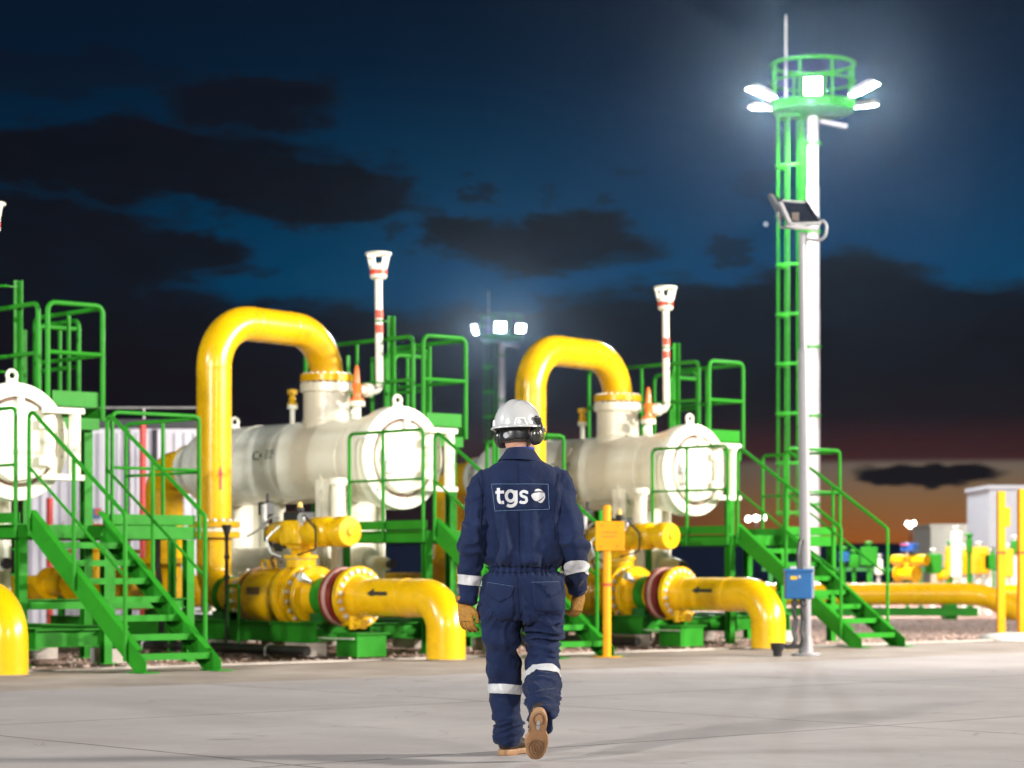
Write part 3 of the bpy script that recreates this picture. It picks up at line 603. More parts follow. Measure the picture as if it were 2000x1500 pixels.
    for a, b in ((A1-.05,B0+.04), (A1-.05,B1-.05), (A0+.05,B1-.05), (A1-.05,2.1), (A0+.05,B0+.04)):
        MB().ibeam((a,b,0), (a,b,DZ-.13), .09, .09, .01).box((a-.08,b-.08,0),(a+.08,b+.08,.012)).build('leg', GREEN, t, smooth=False)
    MB().ibeam((A1-.05,B0+.09,.60),(A1-.05,2.05,.60),.08,.10,.01).build('brace', GREEN, t, smooth=False)
    MB().ibeam((A1-.05,2.15,.60),(A1-.05,B1-.1,.60),.08,.10,.01).build('brace', GREEN, t, smooth=False)
    def rail(pts, mids, posts, r=.021, fil=.07):
        m = MB().tube(pts, r, 10, fillet=fil, seg=6)
        for p in mids: m.tube(p, r*.75, 8)
        for p in posts: m.tube(p, r, 10)
        m.build('guard_rail', GREEN, t)
    zt, zm = 2.50, 1.95; z0 = DZ-.12
    rail([(A0+.22,B0-.03,z0),(A0+.22,B0-.03,zt),(A1-.03,B0-.03,zt),(A1-.03,B0-.03,z0)], [[(A0+.22,B0-.03,zm),(A1-.03,B0-.03,zm)]], [[(-2.36,B0-.03,z0),(-2.36,B0-.03,zt)]])
    rail([(A1+.03,2.12,z0),(A1+.03,2.12,zt),(A1+.03,B1+.03,zt),(A1+.03,B1+.03,z0)], [[(A1+.03,2.12,zm),(A1+.03,B1,zm)]], [])
    rail([(A1+.03,B1+.03,zt-.02),(-2.95,B1+.03,zt-.02),(-2.95,B1+.03,z0)], [[(A1,B1+.03,zm-.02),(-2.95,B1+.03,zm-.02)]], [[(-2.25,B1+.03,z0),(-2.25,B1+.03,zt-.02)]])
    sl = (DZ+.02)/1.98
    for b, sd in ((1.20, 1), (2.02, -1)):
        h = .20; m = MB()
        a_t, a_b = A1+.02, .36
        zf = lambda a: (a_b - a)*sl + .02
        # plate with vertical ends and a flat foot
        out = [(a_t, zf(a_t)+.12), (a_b-.10, zf(a_b-.10)+.12), (a_b+.06, .10), (a_b+.06, 0), (a_b-.12, 0), (a_t, zf(a_t)-.13)]
        m.prism(out, (0,b-.004,0), (1,0,0), (0,0,1), (0,.008,0))
        d = Vector((1,0,-sl)).normalized()
        m.beam((a_t, b+sd*.035, zf(a_t)+.115), (a_b-.10, b+sd*.035, zf(a_b-.10)+.115), .062, .009)
        m.beam((a_t, b+sd*.035, zf(a_t)-.125), (a_b-.12, b+sd*.035, .004), .062, .009)
        m.box((a_b-.18,b-.07,0),(a_b+.12,b+.10,.010))
        m.build('stringer', GREEN, t, smooth=False)
        bb = b - sd*.03
        P0, P1 = (A1+.05,bb,zt), (.12,bb,1.44)
        m = MB().tube([(A1+.05,bb,DZ-.05),P0,P1,(.12,bb,.10)], .021, 10, fillet=.06, seg=6)
        m.tube([(A1+.05,bb,1.93),(.12,bb,.87)], .015, 8)
        for a in (-.76,):
            zz = zt + (1.44-zt)*(a-A1-.05)/(.12-A1-.05); m.tube([(a,bb,zf(a)-.05),(a,bb,zz)], .021, 10)
        m.build('handrail', GREEN, t)
    for i in range(7):
        z = .165 + .172*i; a = .36 - (z-.02)/sl
        MB().box((a-.12,1.215,z-.04), (a+.12,2.005,z)).box((a+.115,1.215,z-.055),(a+.125,2.005,z+.004)).build('tread', GREEN, t, smooth=False)
    to_units(t, {1: 'green steel stair and railed platform at the left, nearest and most fully seen', 3: 'bright green steel stair and platform at the right, behind the pale pole'})
    # --- upper platform
    UZ = 2.68; C0, C1, D0, D1 = -5.5, -3.2, 2.40, 2.98
    t = thing('upper_platform', (-4.3,2.9,0), 'high railed green walkway behind the middle white vessel, right of the first full yellow arch', 'platform')
    MB().box((C0,D0+.04,UZ-.03), (C1-.02,D1-.04,UZ)).build('deck', MESHGREEN, t, smooth=False)
    MB().channel((C0,D0,UZ-.07),(C1,D0,UZ-.07),.14,.06,1).build('floor_beam', GREEN, t, smooth=False)
    MB().channel((C0,D1,UZ-.07),(C1,D1,UZ-.07),.14,.06,-1).build('floor_beam', GREEN, t, smooth=False)
    MB().beam((C1,D0+.01,UZ-.20),(C1,D1-.01,UZ-.20),.06,.12).build('floor_beam', GREEN, t, smooth=False)
    MB().beam((C1,D0+.01,UZ+.06),(C1,D1-.01,UZ+.06),.012,.16).build('toe_board', GREEN, t, smooth=False)
    MB().beam((C0,D0,UZ+.06),(C1-.03,D0,UZ+.06),.010,.12).build('toe_board', GREEN, t, smooth=False)
    for a, b in ((C1-.12,D1-.08), (C0+.1,D1-.08), (C0+.1,D0+.05)):
        MB().ibeam((a,b,0),(a,b,UZ-.14),.10,.10,.012).box((a-.1,b-.1,0),(a+.1,b+.1,.015)).build('leg', GREEN, t, smooth=False)
    zt = 3.74; zm = 3.22; zb = UZ-.16; r = .027
    def rail2(pts, extra, fil=.09, nm='guard_rail'):
        m = MB().tube(pts, r, 12, fillet=fil, seg=6)
        for p in extra: m.tube(p, r*.85, 10)
        m.build(nm, GREEN, t)
    rail2([(C1+.03,D0-.06,zb),(C1+.03,D0-.06,zt),(C1+.03,D1+.03,zt),(C1+.03,D1+.03,zb)], [[(C1+.03,D0-.06,zm),(C1+.03,D1+.03,zm)]])
    rail2([(C0,D0-.06,zb),(C0,D0-.06,zt),(C1-.16,D0-.06,zt),(C1-.16,D0-.06,zb)], [[(C0,D0-.06,zm),(C1-.16,D0-.06,zm)], [(-4.45,D0-.06,zb),(-4.45,D0-.06,zt)]])
    rail2([(-4.55,D1+.03,zb),(-4.55,D1+.03,zt-.02),(C1,D1+.03,zt-.02)], [[(-4.55,D1+.03,zm),(C1,D1+.03,zm)], [(-3.85,D1+.03,zb),(-3.85,D1+.03,zt)]])
    # landing and ladder on the far side
    rail2([(-5.45,D1+.62,UZ-.16),(-5.45,D1+.62,zt),(-4.6,D1+.62,zt),(-4.6,D1+.62,UZ-.16)], [[(-5.45,D1+.62,zm),(-4.6,D1+.62,zm)], [(-5.0,D1+.62,zb),(-5.0,D1+.62,zt)]])
    rail2([(-4.6,D1+.07,zb),(-4.6,D1+.07,zt-.1),(-4.6,D1+.58,zt-.1)], [])
    for b in (D1+.12, D1+.52): MB().beam((-5.6,b,0),(-5.6,b,3.7),.05,.02).build('ladder_side', GREEN, t, smooth=False)
    for i in range(11): MB().cyl((-5.6,D1+.12,.3+i*.29),(-5.6,D1+.52,.3+i*.29),.012,n=8).build('rung', GREEN, t)
    MB().box((-5.55,D1+.03,UZ-.03),(-4.55,D1+.62,UZ)).build('landing', MESHGREEN, t, smooth=False)
    to_units(t, {1: 'high railed green walkway above the left round vessel door', 3: 'high railed green walkway behind the right white vessel'})
    # --- skid frame and pipe stands
    t = thing('skid_frame', (-3,1.2,0), 'dark green steel base frame under the middle vessel and its valve', 'frame')
    for b in (-.34, .40, 1.35, 2.35): MB().ibeam((-7.2,b,.26),(-1.75,b,.26),.14,.22,.014).build('beam', GREEN, t, smooth=False)
    for a in (-7.0,-5.2,-3.6,-2.0): MB().ibeam((a,-.28,.255),(a,2.28,.255),.12,.18,.012).build('cross_beam', GREEN, t, smooth=False)
    for a in (-6.8,-5.0,-3.4,-1.95):
        for b in (-.34,.40,2.35):
            MB().box((a-.2,b-.13,0), (a+.2,b+.13,.145)).build('plinth', CONCBLOCK, t, smooth=False)
    for a in (-1.5,):
        MB().box((a-.16,-.14,0),(a+.20,.26,.24)).box((a-.19,-.17,.24),(a+.23,.29,.255)).build('pedestal', GREEN, t, smooth=False)
    to_units(t, {1: 'dark green steel base frame behind and left of the near stair', 3: 'green steel base frame under the right vessel and its valve'})
    protos = []
    for i, (a, r2, lab2, lab3) in enumerate(((-3.85, PR, 'green pipe stand under the middle yellow line, left of the big valve', 'green pipe stand under the right yellow line, behind the man\'s right glove'),
                            (-2.0, PR, 'green pipe stand under the middle yellow line, just left of its red ring', 'green pipe stand under the right yellow line, just left of its red ring'))):
        t = thing('pipe_stand', (a,0,0), lab2, 'pipe stand')
        MB().box((a-.10,-.17,.375),(a+.10,.17,.46)).box((a-.15,-.25,.365),(a+.15,.25,.38)).build('saddle', DKGREEN, t, smooth=False)
        MB().lathe((0,0,ZL),(1,0,0),[(a-.05,r2+.002),(a-.05,r2+.016),(a+.05,r2+.016),(a+.05,r2+.002)],32,caps=False).build('clamp', GREEN, t)
        m = MB()
        for s in (-1, 1): m.prism([(-.14,0),(.14,0),(.10,.22),(-.10,.22)], (a-.1*s,0,.375), (0,1,0),(0,0,1),(.012*s,0,0))
        m.build('web', GREEN, t, smooth=False)
        to_units(t, {3: lab3}, (3,))
    t = thing('drain_trough', (-2.9,-.62,0), 'dark pipe lying on the ground in front of the middle base frame', 'pipe')
    MB().tube([(-5.4,-.62,.07),(-1.55,-.62,.07)], .055, 14).build('pipe', BLACK, t)
    for a in (-4.6,-3.3,-2.2): MB().tube([(a,-.70,0),(a,-.70,.10),(a,-.62,.14),(a,-.54,.10),(a,-.54,0)], .012, 8, fillet=.03).build('clip', STEEL, t)
    to_units(t, {3: 'dark pipe lying on the ground in front of the right base frame'}, (3,))
    t = thing('lubricator_post', (-3.25,-.46,0), 'thin black post with a funnel top standing in front of the middle ball valve', 'post')
    MB().tube([(-3.25,-.46,0),(-3.25,-.46,1.28)], .022, 10).box((-3.30,-.51,0),(-3.20,-.41,.02)).build('post', BLACK, t)
    MB().lathe((-3.25,-.46,1.28),(0,0,1),[(0,.02),(.04,.028),(.12,.05),(.15,.055),(.16,.05)],16).build('funnel', BLACK, t)
    for z in (.5,.82,1.05): MB().lathe((-3.25,-.46,z),(0,0,1),[(0,.02),(.01,.032),(.05,.032),(.06,.02)],12).build('joint', BLACK, t)
    MB().tube([(-3.22,-.46,.30),(-3.22,-.46,.76),(-3.02,-.46,.76),(-3.02,-.46,.02)], .015, 8, fillet=.03).build('bracket', GREEN, t)
    # --- junction box on a green post left of the riser
    t = thing('junction_box_post', (-4.25,-.62,0), 'green post with a blue junction box and black cables, left of the middle yellow riser', 'post')
    MB().channel((-4.10,-.62,.0),(-4.10,-.62,1.55),.10,.05).beam((-4.1,-.62,0),(-4.1,-.62,1.56),.10,.03).build('post', GREEN, t, smooth=False)
    MB().box((-4.33,-.78,1.30),(-4.20,-.60,1.56)).build('junction_box', BLUE, t, bevel=.01)
    for q in (-4.30,-4.24): MB().tube([(q,-.70,1.30),(q,-.70,1.0),(q+.02,-.66,.5),(q,-.66,.02)], .017, 8, fillet=.1).build('cable', BLACK, t)
train()

# ------------------------------------------------------------------ poles, posts and signs near the filter train
def solar_pole():
    t = thing('instrument_pole', (3.21,26.4,0), 'tall pale grey pole carrying a small solar panel and a blue box', 'pole', k=0)
    lean = Vector((-.045,0,4.62))
    def on(z): return Vector((0,0,0)) + lean*(z/4.62)
    MB().tube([on(.02),on(3.28),on(3.33),on(3.36),on(4.62)], .055, 20, radii=[.062,.058,.055,.040,.036]).lathe((0,0,0),(0,0,1),[(0,.16),(.02,.16),(.03,.085),(.16,.068),(.22,.06)],24).build('pole', PALEPOLE, t)
    def rel(px, py, Y): return at(px, py, Y) - t.location
    def slab4(q, th, name, mat, par=t):
        q = [Vector(v) for v in q]; n = (q[1]-q[0]).cross(q[3]-q[0]).normalized()
        return MB().add(q + [v+n*th for v in q], [(0,1,2,3),(7,6,5,4),(0,4,5,1),(1,5,6,2),(2,6,7,3),(3,7,4,0)]).build(name, mat, par, smooth=False)
    A, B, C_, D = rel(1524,392,26.62), rel(1575,396,26.75), rel(1601,436,26.35), rel(1541,438,26.2)
    p = slab4([A,B,C_,D], .03, 'solar_panel', PANELDARK)
    MB().beam(A,D,.03,.035).beam(B,C_,.022,.035).beam(A,B,.022,.03).beam(D,C_,.03,.035).build('frame', BLACK, p, smooth=False)
    slab4([rel(1503,377,26.5),rel(1511,381,26.5),rel(1533,420,26.2),rel(1526,424,26.2)], .05, 'side_panel', material('dull_grey_paint', (.12,.12,.13), .5))
    slab4([rel(1508,374,26.55),rel(1523,388,26.6),rel(1540,430,26.3),rel(1530,424,26.2)], .02, 'second_solar_panel', BLACK)
    MB().beam(rel(1524,396,26.3),rel(1543,437,26.15),.045,.03).beam(rel(1535,440,26.2),rel(1598,448,26.3),.03,.04).beam(rel(1519,415,26.2),rel(1524,444,26.25),.02,.02).beam(rel(1524,444,26.25),rel(1566,447,26.4),.02,.02).build('bracket', PALEPOLE, t)
    MB().box(rel(1547,434,26.3), rel(1558,418,26.42)).build('battery_box', material('tan_box', (.14,.11,.09), .5), t)
    MB().tube([rel(1598,440,26.35),rel(1606,428,26.35),rel(1615,440,26.35),rel(1612,462,26.35),rel(1600,470,26.38),rel(1568,466,26.4)], .018, 8, fillet=.08).build('cable_loop', PALEPOLE, t)
    pl = MB().box(rel(1571,1168,26.34), rel(1590,1106,26.36)).build('backing_plate', GREYMET, t, smooth=False)
    b = MB().box((-.255,-.27,.62), (.035,-.09,.93)).build('junction_box', BLUE, t, bevel=.012)
    MB().box((-.265,-.285,.60+.31), (.045,-.085,.945)).build('lid_rim', BLUE, b, bevel=.006)
    MB().box((-.20,-.2745,.83), (-.13,-.2715,.865)).build('nameplate', YELLOW, b, smooth=False)
    MB().box((-.115,-.2745,.845), (-.09,-.2715,.875)).build('padlock', GREYMET, b, smooth=False)
    for x0 in (-.145, -.055):
        MB().tube([(x0,-.18,.62),(x0-.01,-.18,.50),(x0+.012,-.18,.38),(x0-.012,-.19,.26),(x0+.01,-.2,.18),(x0-.02,-.22,.11),(-.24,-.24,.10)], .026, 10, fillet=.05).build('cable', BLACK, t)
        MB().lathe((x0,-.18,.60),(0,0,-1),[(0,.04),(.05,.042),(.06,.028)],14).build('gland', BLACK, t)
    MB().tube([(-.10,-.14,.93),(-.105,-.14,1.1),(-.085,-.12,1.22),(-.065,-.08,1.27)], .02, 8, fillet=.03).build('cable', BLACK, t)
    MB().box((-.19,-.16,.945),(-.12,-.10,.975)).build('gland', GREYMET, t)
    d = thing('drain_cup', (2.87,26.13,0), 'black round drain cup on the ground at the foot of the rightmost yellow elbow', 'cup', k=0)
    MB().lathe((0,0,0),(0,0,1),[(0,.045),(.05,.05),(.09,.075),(.14,.08),(.145,.07),(.10,.05)],20).build('cup', BLACK, d)
    MB().tube([(.03,0,.11),(.10,.0,.11)], .025, 10).build('spout', BLACK, d)
solar_pole()

def sign_post():
    t = thing('sign_post', (1.02,25.96,0), 'yellow marker post with a square yellow plate, just right of the walking man', 'sign', k=0)
    MB().tube([(0,0,0),(0,0,1.61),(0,0,1.63)], .044, 20, radii=[.044,.044,.030]).lathe((0,0,0),(0,0,1),[(0,.16),(.006,.16),(.01,.05)],24).build('post', MARKYEL, t)
    p = MB().box((-.125,-.062,1.14),(.185,-.047,1.455)).build('plate', MARKYEL, t, bevel=.004)
    DK = material('engraved_ochre', (.33,.17,.01), .5)
    for z in (1.33, 1.285): MB().box((-.06,-.0645,z),(.105,-.0622,z+.012)).build('engraved_line', DK, p, smooth=False)
    for x in (-.06,.11):
        for z in (1.185,1.41): MB().cyl((x,-.068,z),(x,-.06,z),.011,n=8).build('screw', DK, p)
    MB().lathe((0,0,.76),(0,0,1),[(0,.0445),(0,.047),(.03,.047),(.03,.0445)],20,caps=False).build('red_band', REDP, t)
sign_post()

def right_posts():
    for i, (px, w, lab) in enumerate(((1955,.105,'square yellow post with a small box on its side, in white concrete, far right'),(2000,.16,'wide yellow post cut off by the right edge of the photo'))):
        p = gnd(px, 1247); t = thing('marker_post', (p.x,p.y,0), lab, 'post', k=0, group='yellow marker posts at the right')
        MB().box((-w/2,-w/2,0),(w/2,w/2,2.0 if i == 0 else 2.03)).build('post', MARKYEL, t, bevel=.006)
        MB().box((-w/2-.002,-w/2-.002,1.15),(w/2+.002,w/2+.002,1.18)).build('red_band', REDP, t, smooth=False)
        if i == 0: MB().box((w/2,-.03,1.52),(w/2+.07,.03,1.78)).build('side_box', MARKYEL, t, bevel=.004)
    p = gnd(1975, 1250); m = MB(); rng = random.Random(5); n = 26
    t = thing('concrete_footing', (p.x,p.y,0), 'rough white concrete lump poured around the yellow posts at the right edge', 'concrete', k=0)
    rings = []
    for k, (z, rr) in enumerate(((-.02,1),(.03,1.0),(.065,.93),(.085,.75),(.09,.3))):
        for i in range(n):
            a = 2*math.pi*i/n; nz = 1 + .16*noise.noise(Vector((math.cos(a)*1.7, math.sin(a)*1.7, k*.4)))
            m.v.append((math.cos(a)*.50*rr*nz + .1, math.sin(a)*.24*rr*nz, z + .02*noise.noise(Vector((math.cos(a)*4, math.sin(a)*4, k)))))
    for k in range(4):
        for i in range(n): m.f.append((k*n+i, k*n+(i+1) % n, (k+1)*n+(i+1) % n, (k+1)*n+i))
    m.f.append(tuple(4*n+i for i in range(n)))
    m.build('lump', material('white_concrete', (.60,.58,.55), .85, var=.12, bump=.5, bscale=18), t, angle=1.2)
right_posts()

# ------------------------------------------------------------------ lighting towers
def tower(loc, lamps, label, cagedir=-1, r_lamp=1.5, power=0, Hs=1.0):
    t = thing('lighting_tower', loc, label, 'tower', k=0, group='green and white floodlight towers')
    m = MB().cyl((0,0,0),(0,0,7.70),.185,.175,28).cyl((0,0,7.62),(0,0,10.9),.168,.162,28).cyl((0,0,10.9),(0,0,12.85),.145,.14,28)
    m.build('pole', material('tower_pole_paint', (.52,.49,.49), .4, var=.08, scale=2, dirt=.2), t)
    for z in (2.6,4.9,6.7,9.7,12.0): MB().lathe((0,0,z),(0,0,1),[(0,.17),(0,.215),(.07,.215),(.07,.17)],24).build('clamp_band', GREEN, t)
    cx, cr = -.58, .36
    for k in range(6):
        a = math.pi*(-.2 + 1.4*k/5.0) + math.pi/2
        x, y = cx + cr*math.cos(a)*1.0, cr*math.sin(a)
        MB().beam((x,y,2.3),(x,y,12.75),.038,.015,up=(math.cos(a),math.sin(a),0)).build('cage_bar', GREEN, t, smooth=False)
    for i in range(9):
        z = 2.4 + i*1.29
        MB().tube([(cx+cr*math.cos(q*math.pi/8+math.pi/2), cr*math.sin(q*math.pi/8+math.pi/2), z) for q in range(9)] + [(cx+.18,-cr,z)], .035, 8).build('cage_hoop', GREEN, t)
    for y in (-.22,.22): MB().beam((-.26,y,0),(-.26,y,12.8),.05,.03).build('ladder_side', GREEN, t, smooth=False)
    m = MB()
    for i in range(42): m.cyl((-.26,-.22,.3+i*.295),(-.26,.22,.3+i*.295),.016,n=6)
    m.build('rungs', GREEN, t)
    # crow's nest
    MB().lathe((0,0,12.72),(0,0,1),[(0,.25),(.10,.98),(.14,1.06),(.34,1.10),(.38,1.08),(.38,.98),(.18,.94),(.12,.2)],48).build('basket_floor', GREEN, t)
    MB().torus((0,0,14.08),(0,0,1),1.08,.045,48,8).build('top_rail', GREEN, t)
    MB().torus((0,0,13.62),(0,0,1),1.08,.026,48,8).build('mid_rail', GREEN, t)
    for k in range(8):
        a = k*math.pi/4+.35; MB().tube([(1.08*math.cos(a),1.08*math.sin(a),12.9),(1.08*math.cos(a),1.08*math.sin(a),14.08)],.030,8).build('rail_post', GREEN, t)
    MB().beam((.2,0,12.62),(.9,.1,12.5),.06,.10).build('winch_arm', PALEPOLE, t)
    MB().tube([(-.68,.2,12.9),(-.68,.2,15.3),(-.68,.2,15.45)],.035,8,radii=[.035,.03,.01]).build('lightning_rod', GREYMET, t)
    for (x, y, z, w, h, yaw, tilt) in lamps:
        c = Vector((x,y,z)); out = Vector((math.sin(yaw), -math.cos(yaw), 0)); side = Vector((math.cos(yaw), math.sin(yaw), 0))
        n = (out*math.cos(tilt) + Vector((0,0,-1))*math.sin(tilt)).normalized(); up = side.cross(n)*-1
        Rm = Matrix((side, up, n)).transposed()
        def P(a, b, d): return c + Rm @ Vector((a,b,d))
        hd = MB(); q = [P(sx*w/2*k, sy*h/2*k, d) for d, k in ((-.13,.6),(-.02,1.05),(.02,1.05)) for sx, sy in ((-1,-1),(1,-1),(1,1),(-1,1))]
        hd.add(q, [(0,1,2,3),(8,9,10,11)] + [(k*4+i, k*4+(i+1)%4, k*4+4+(i+1)%4, k*4+4+i) for k in (0,1) for i in range(4)])
        f = hd.build('floodlight', GREYMET, t)
        MB().add([P(sx*w/2, sy*h/2, .024) for sx, sy in ((-1,-1),(1,-1),(1,1),(-1,1))], [(0,1,2,3)]).build('glass', GLARE, f, smooth=False)
        rad = Vector((x,y,0)).normalized()*1.06; MB().tube([(rad.x,rad.y,13.0), c - n*.1 - Vector((0,0,.12)), c - n*.1], .03, 8, fillet=.1).build('lamp_arm', GREEN, f)
        if power:
            l = lamp('tower_or_fill_lamp', Vector(loc)+c+n*.12, Vector(loc)+c+n*.12+out*4+Vector((0,0,-2.6)), power, .15, 172, (.93,.98,1)); 
    return t
L5 = [(-1.42,-.72,13.22,.34,.74,R(-63),R(74)), (-1.28,.55,13.06,.28,.62,R(-113),R(82)), (-.17,-1.40,13.26,.42,.46,R(-7),R(40)),
      (1.22,-.80,13.30,.36,.74,R(57),R(69)), (1.42,.45,13.10,.28,.66,R(108),R(80)), (.1,1.5,13.2,.34,.6,R(180),R(50))]
tower((7.84,63,0), L5, 'tall green and white floodlight tower with a round basket, at the right', power=4600)
for (x, y, z) in ((7.6,61.6,12.4),):
    lamp('tower_or_fill_lamp', (x-.3,y,z), (x,y,0), 1600, .2, 170, (.93,1,.97))  # extra spot under the basket, added to brighten the ladder cage
L3 = [(-1.36,-.4,13.35,.30,.46,R(-50),R(20)), (-.06,-1.4,13.38,.50,.48,R(0),R(20)), (.98,-1.0,13.36,.46,.38,R(25),R(20))]
tower((-.54,125.6,0), L3, 'distant floodlight tower with three lamps, above the man\'s helmet', power=2600)

def far_mast(px, py, Y, heads, label):
    p = at(px, py, Y); t = thing('light_mast', (p.x, Y, 0), label, 'lamp post', k=0, group='floodlight masts on the horizon')
    MB().cyl((0,0,0),(0,0,p.z),.32,.18,10).build('pole', PALEPOLE, t)
    for dx, dz in heads:
        h = MB().ball((dx,-.2,p.z+dz),.55,10).build('lamp_head', GLAREFAR, t)
        MB().cyl((0,0,p.z-.3),(dx,0,p.z+dz),.10,n=8).build('arm', PALEPOLE, t)
far_mast(1778,1023,640,[(-.7,0),(.8,.1),(0,-.5)],'far floodlight mast on the orange horizon, left of the white buildings')
far_mast(1918,999,500,[(-1.6,.1),(1.3,0)],'far floodlight mast with two lamps, above the low white building')
far_mast(1478,1012,540,[(-1.9,-.2),(-.2,0),(1.4,.1)],'far floodlight mast with three lamps, seen through the right stair rails')

# ------------------------------------------------------------------ far structures
t = thing('blue_shed', (20,250,0), 'long low dark blue shed on the horizon under the orange sky', 'building', k=0)
MB().box((-70,0,0),(23,12,3.45)).build('wall', DARKBLUE, t, smooth=False)
MB().prism([(-1,0),(13,0),(6,.25)], (-70.5,0,3.452), (0,1,0), (0,0,1), (94,0,0)).build('roof', DARKBLUE, t, smooth=False)

def cabin(name, loc, size, mat, label, cat, rot=0, ribs=.3, roofmat=None, legs=0):
    t = thing(name, loc, label, cat, k=0); t.rotation_euler = (0,0,rot); w, d, h = size; z0 = legs
    m = MB().box((0,0,z0),(w,d,h))
    n = int(w/ribs)
    for i in range(n):
        x = (i+.5)*w/n; m.box((x-.03,-.03,z0+.03),(x+.03,-.001,h-.06))
    m.build('wall', mat, t, smooth=False)
    MB().box((-.05,-.07,h),(w+.05,d+.05,h+.10)).build('roof', roofmat or mat, t, smooth=False)
    if legs:
        for x in (.1, w-.1): MB().box((x-.06,.1,0),(x+.06,.2,legs)).build('leg', GREEN, t, smooth=False)
    return t
p = at(1818,1112,90); cabin('white_cabin', (p.x,90,0), (6,4,2.52), WHITE, 'low white cabin far behind the yellow pipe, right side', 'building', ribs=1.2)
p = at(1932,1112,62); c = cabin('white_tank_housing', (p.x,62,0), (5,3,3.0), material('cool_white_panel', (.30,.31,.34), .5, var=.05), 'tall white box on legs behind the yellow posts, right edge of the photo', 'building', ribs=2.5, legs=1.5)
p = at(55,1112,40); t = thing('storage_tank', (p.x,40,0), 'lilac white ribbed metal building behind the left stair', 'building', k=0)
m = MB().box((0,0,0),(2.85,5,3.28))
for i in range(18): x = .08+i*.158; m.box((x-.02,-.025,.05),(x+.02,-.001,3.2))
m.build('wall', CABIN, t, smooth=False)
MB().box((-.05,-.06,3.28),(2.9,5,3.42)).build('roof', material('dark_roof', (.05,.05,.06), .6), t, smooth=False)
for x in (.05,.95,1.9,2.8): MB().cyl((x,.1,3.42),(x,.1,3.62),.02,n=8).build('roof_post', GREYMET, t)
MB().cyl((.0,.1,3.62),(2.85,.1,3.62),.018,n=8).build('roof_rail', GREYMET, t)
for x in (1.60, 2.05): MB().box((x,-.045,0),(x+.09,-.03,3.25)).build('dark_seam', material('dark_trim', (.04,.035,.05), .6), t, smooth=False)
sg = MB().box((1.02,-.06,1.78),(1.20,-.045,1.95)).build('sign_plate', BLUE, t, smooth=False)
MB().box((1.12,-.075,1.84),(1.22,-.061,1.95)).build('sign_corner', REDP, sg, smooth=False)
for px, lab in ((279,'red vertical pipe in front of the ribbed building, behind the left stair rails'),(97,'red vertical pipe in front of the ribbed building, between the left platform posts')):
    p = at(px,1112,39.3); t = thing('fire_pipe', (p.x,39.3,0), lab, 'pipe', k=0, group='red pipes by the ribbed building')
    MB().cyl((0,0,0),(0,0,3.35 if px > 200 else 2.1),.055,n=14).build('pipe', REDP, t)
    MB().lathe((0,0,1.45),(0,0,1),[(0,.055),(0,.10),(.06,.10),(.06,.055)],16).build('coupling', REDP, t)

# ------------------------------------------------------------------ piping behind the trains
def wheel_valve(loc, label, mat=YELLOW, s=1.0, group=None, cat='valve'):
    t = thing('gate_valve', loc, label, cat, k=0, group=group); t.rotation_euler = (0,0,PHI)
    MB().lathe((-.3*s,0,0),(1,0,0),[(0,.13*s),(0,.22*s),(.05*s,.22*s),(.05*s,.13*s),(.30*s,.17*s),(.55*s,.13*s),(.55*s,.22*s),(.60*s,.22*s),(.60*s,.13*s)],24).cyl((0,0,.1*s),(0,0,.42*s),.09*s,n=16).cyl((0,0,.40*s),(0,0,.45*s),.15*s,n=16).build('valve_body', mat, t)
    MB().cyl((0,0,.45*s),(0,0,.80*s),.03*s,n=10).build('stem', STEEL, t)
    m = MB().torus((0,0,.74*s),(0,0,1),.17*s,.018*s,24,8)
    for q in range(4): a = q*math.pi/2; m.cyl((0,0,.74*s),(.17*s*math.cos(a),.17*s*math.sin(a),.74*s),.012*s,n=6)
    m.build('handwheel', mat if mat is not YELLOW else REDP, t)
    MB().cyl((0,0,-loc[2]),(0,0,-.1*s),.05*s,n=10).build('stand', GREEN, t)
    return t
t = thing('rear_header', (-10.6,-2,0), 'long yellow header pipe low behind the left stair', 'pipe')
MB().tube([(-10.6,-4.6,.62),(-10.6,6.5,.62)], .24, 32).build('pipe', YELLOW, t)
for b in (-4,-1.5,1,3.5,6): MB().box((-10.8,b-.1,0),(-10.4,b+.1,.40)).build('stand', GREEN, t, smooth=False)
for i, (px, Y, z, s, lab) in enumerate(((120,31.5,.75,1.0,'yellow gate valve seen under the left stair platform, nearest the left edge'),(185,33,.8,1.0,'yellow gate valve behind the upper treads of the left stair'),
                        (250,31,.70,1.1,'yellow gate valve behind the middle treads of the left stair'),(318,33.5,.75,1.0,'yellow gate valve behind the lower right of the left stair'))):
    p = at(px,1112,Y); wheel_valve((p.x,Y,z), lab, s=s, group='valves behind the left stair')
t = thing('branch_pipe', (-9,-2.2,0), 'yellow branch pipe sloping down behind the left stair treads', 'pipe')
MB().tube([(-7.6,-3.2,.35),(-8.2,-3.2,.35),(-9.4,-1.0,1.0),(-10.6,-1.0,.9)], .16, 24, fillet=.4).build('pipe', YELLOW, t)
flange(t, 'flange', YELLOW, (-7.62,-3.2,.35), (1,0,0), .26, .06, .15, 8, with_bolts=False)
t = thing('support_frame', (-9,-3,0), 'green steel pipe rack behind the left stair', 'frame')
for a, b in ((-8.6,-3.8),(-8.6,-1.4),(-9.6,-3.8),(-9.6,-1.4)): MB().ibeam((a,b,0),(a,b,1.25),.12,.12).build('post', GREEN, t, smooth=False)
for b in (-3.8,-1.4): MB().ibeam((-9.6,b,1.3),(-8.6,b,1.3),.12,.12).build('beam', GREEN, t, smooth=False)
for a in (-8.6,-9.6): MB().ibeam((a,-3.74,.55),(a,-1.46,.55),.10,.12).build('beam', GREEN, t, smooth=False)

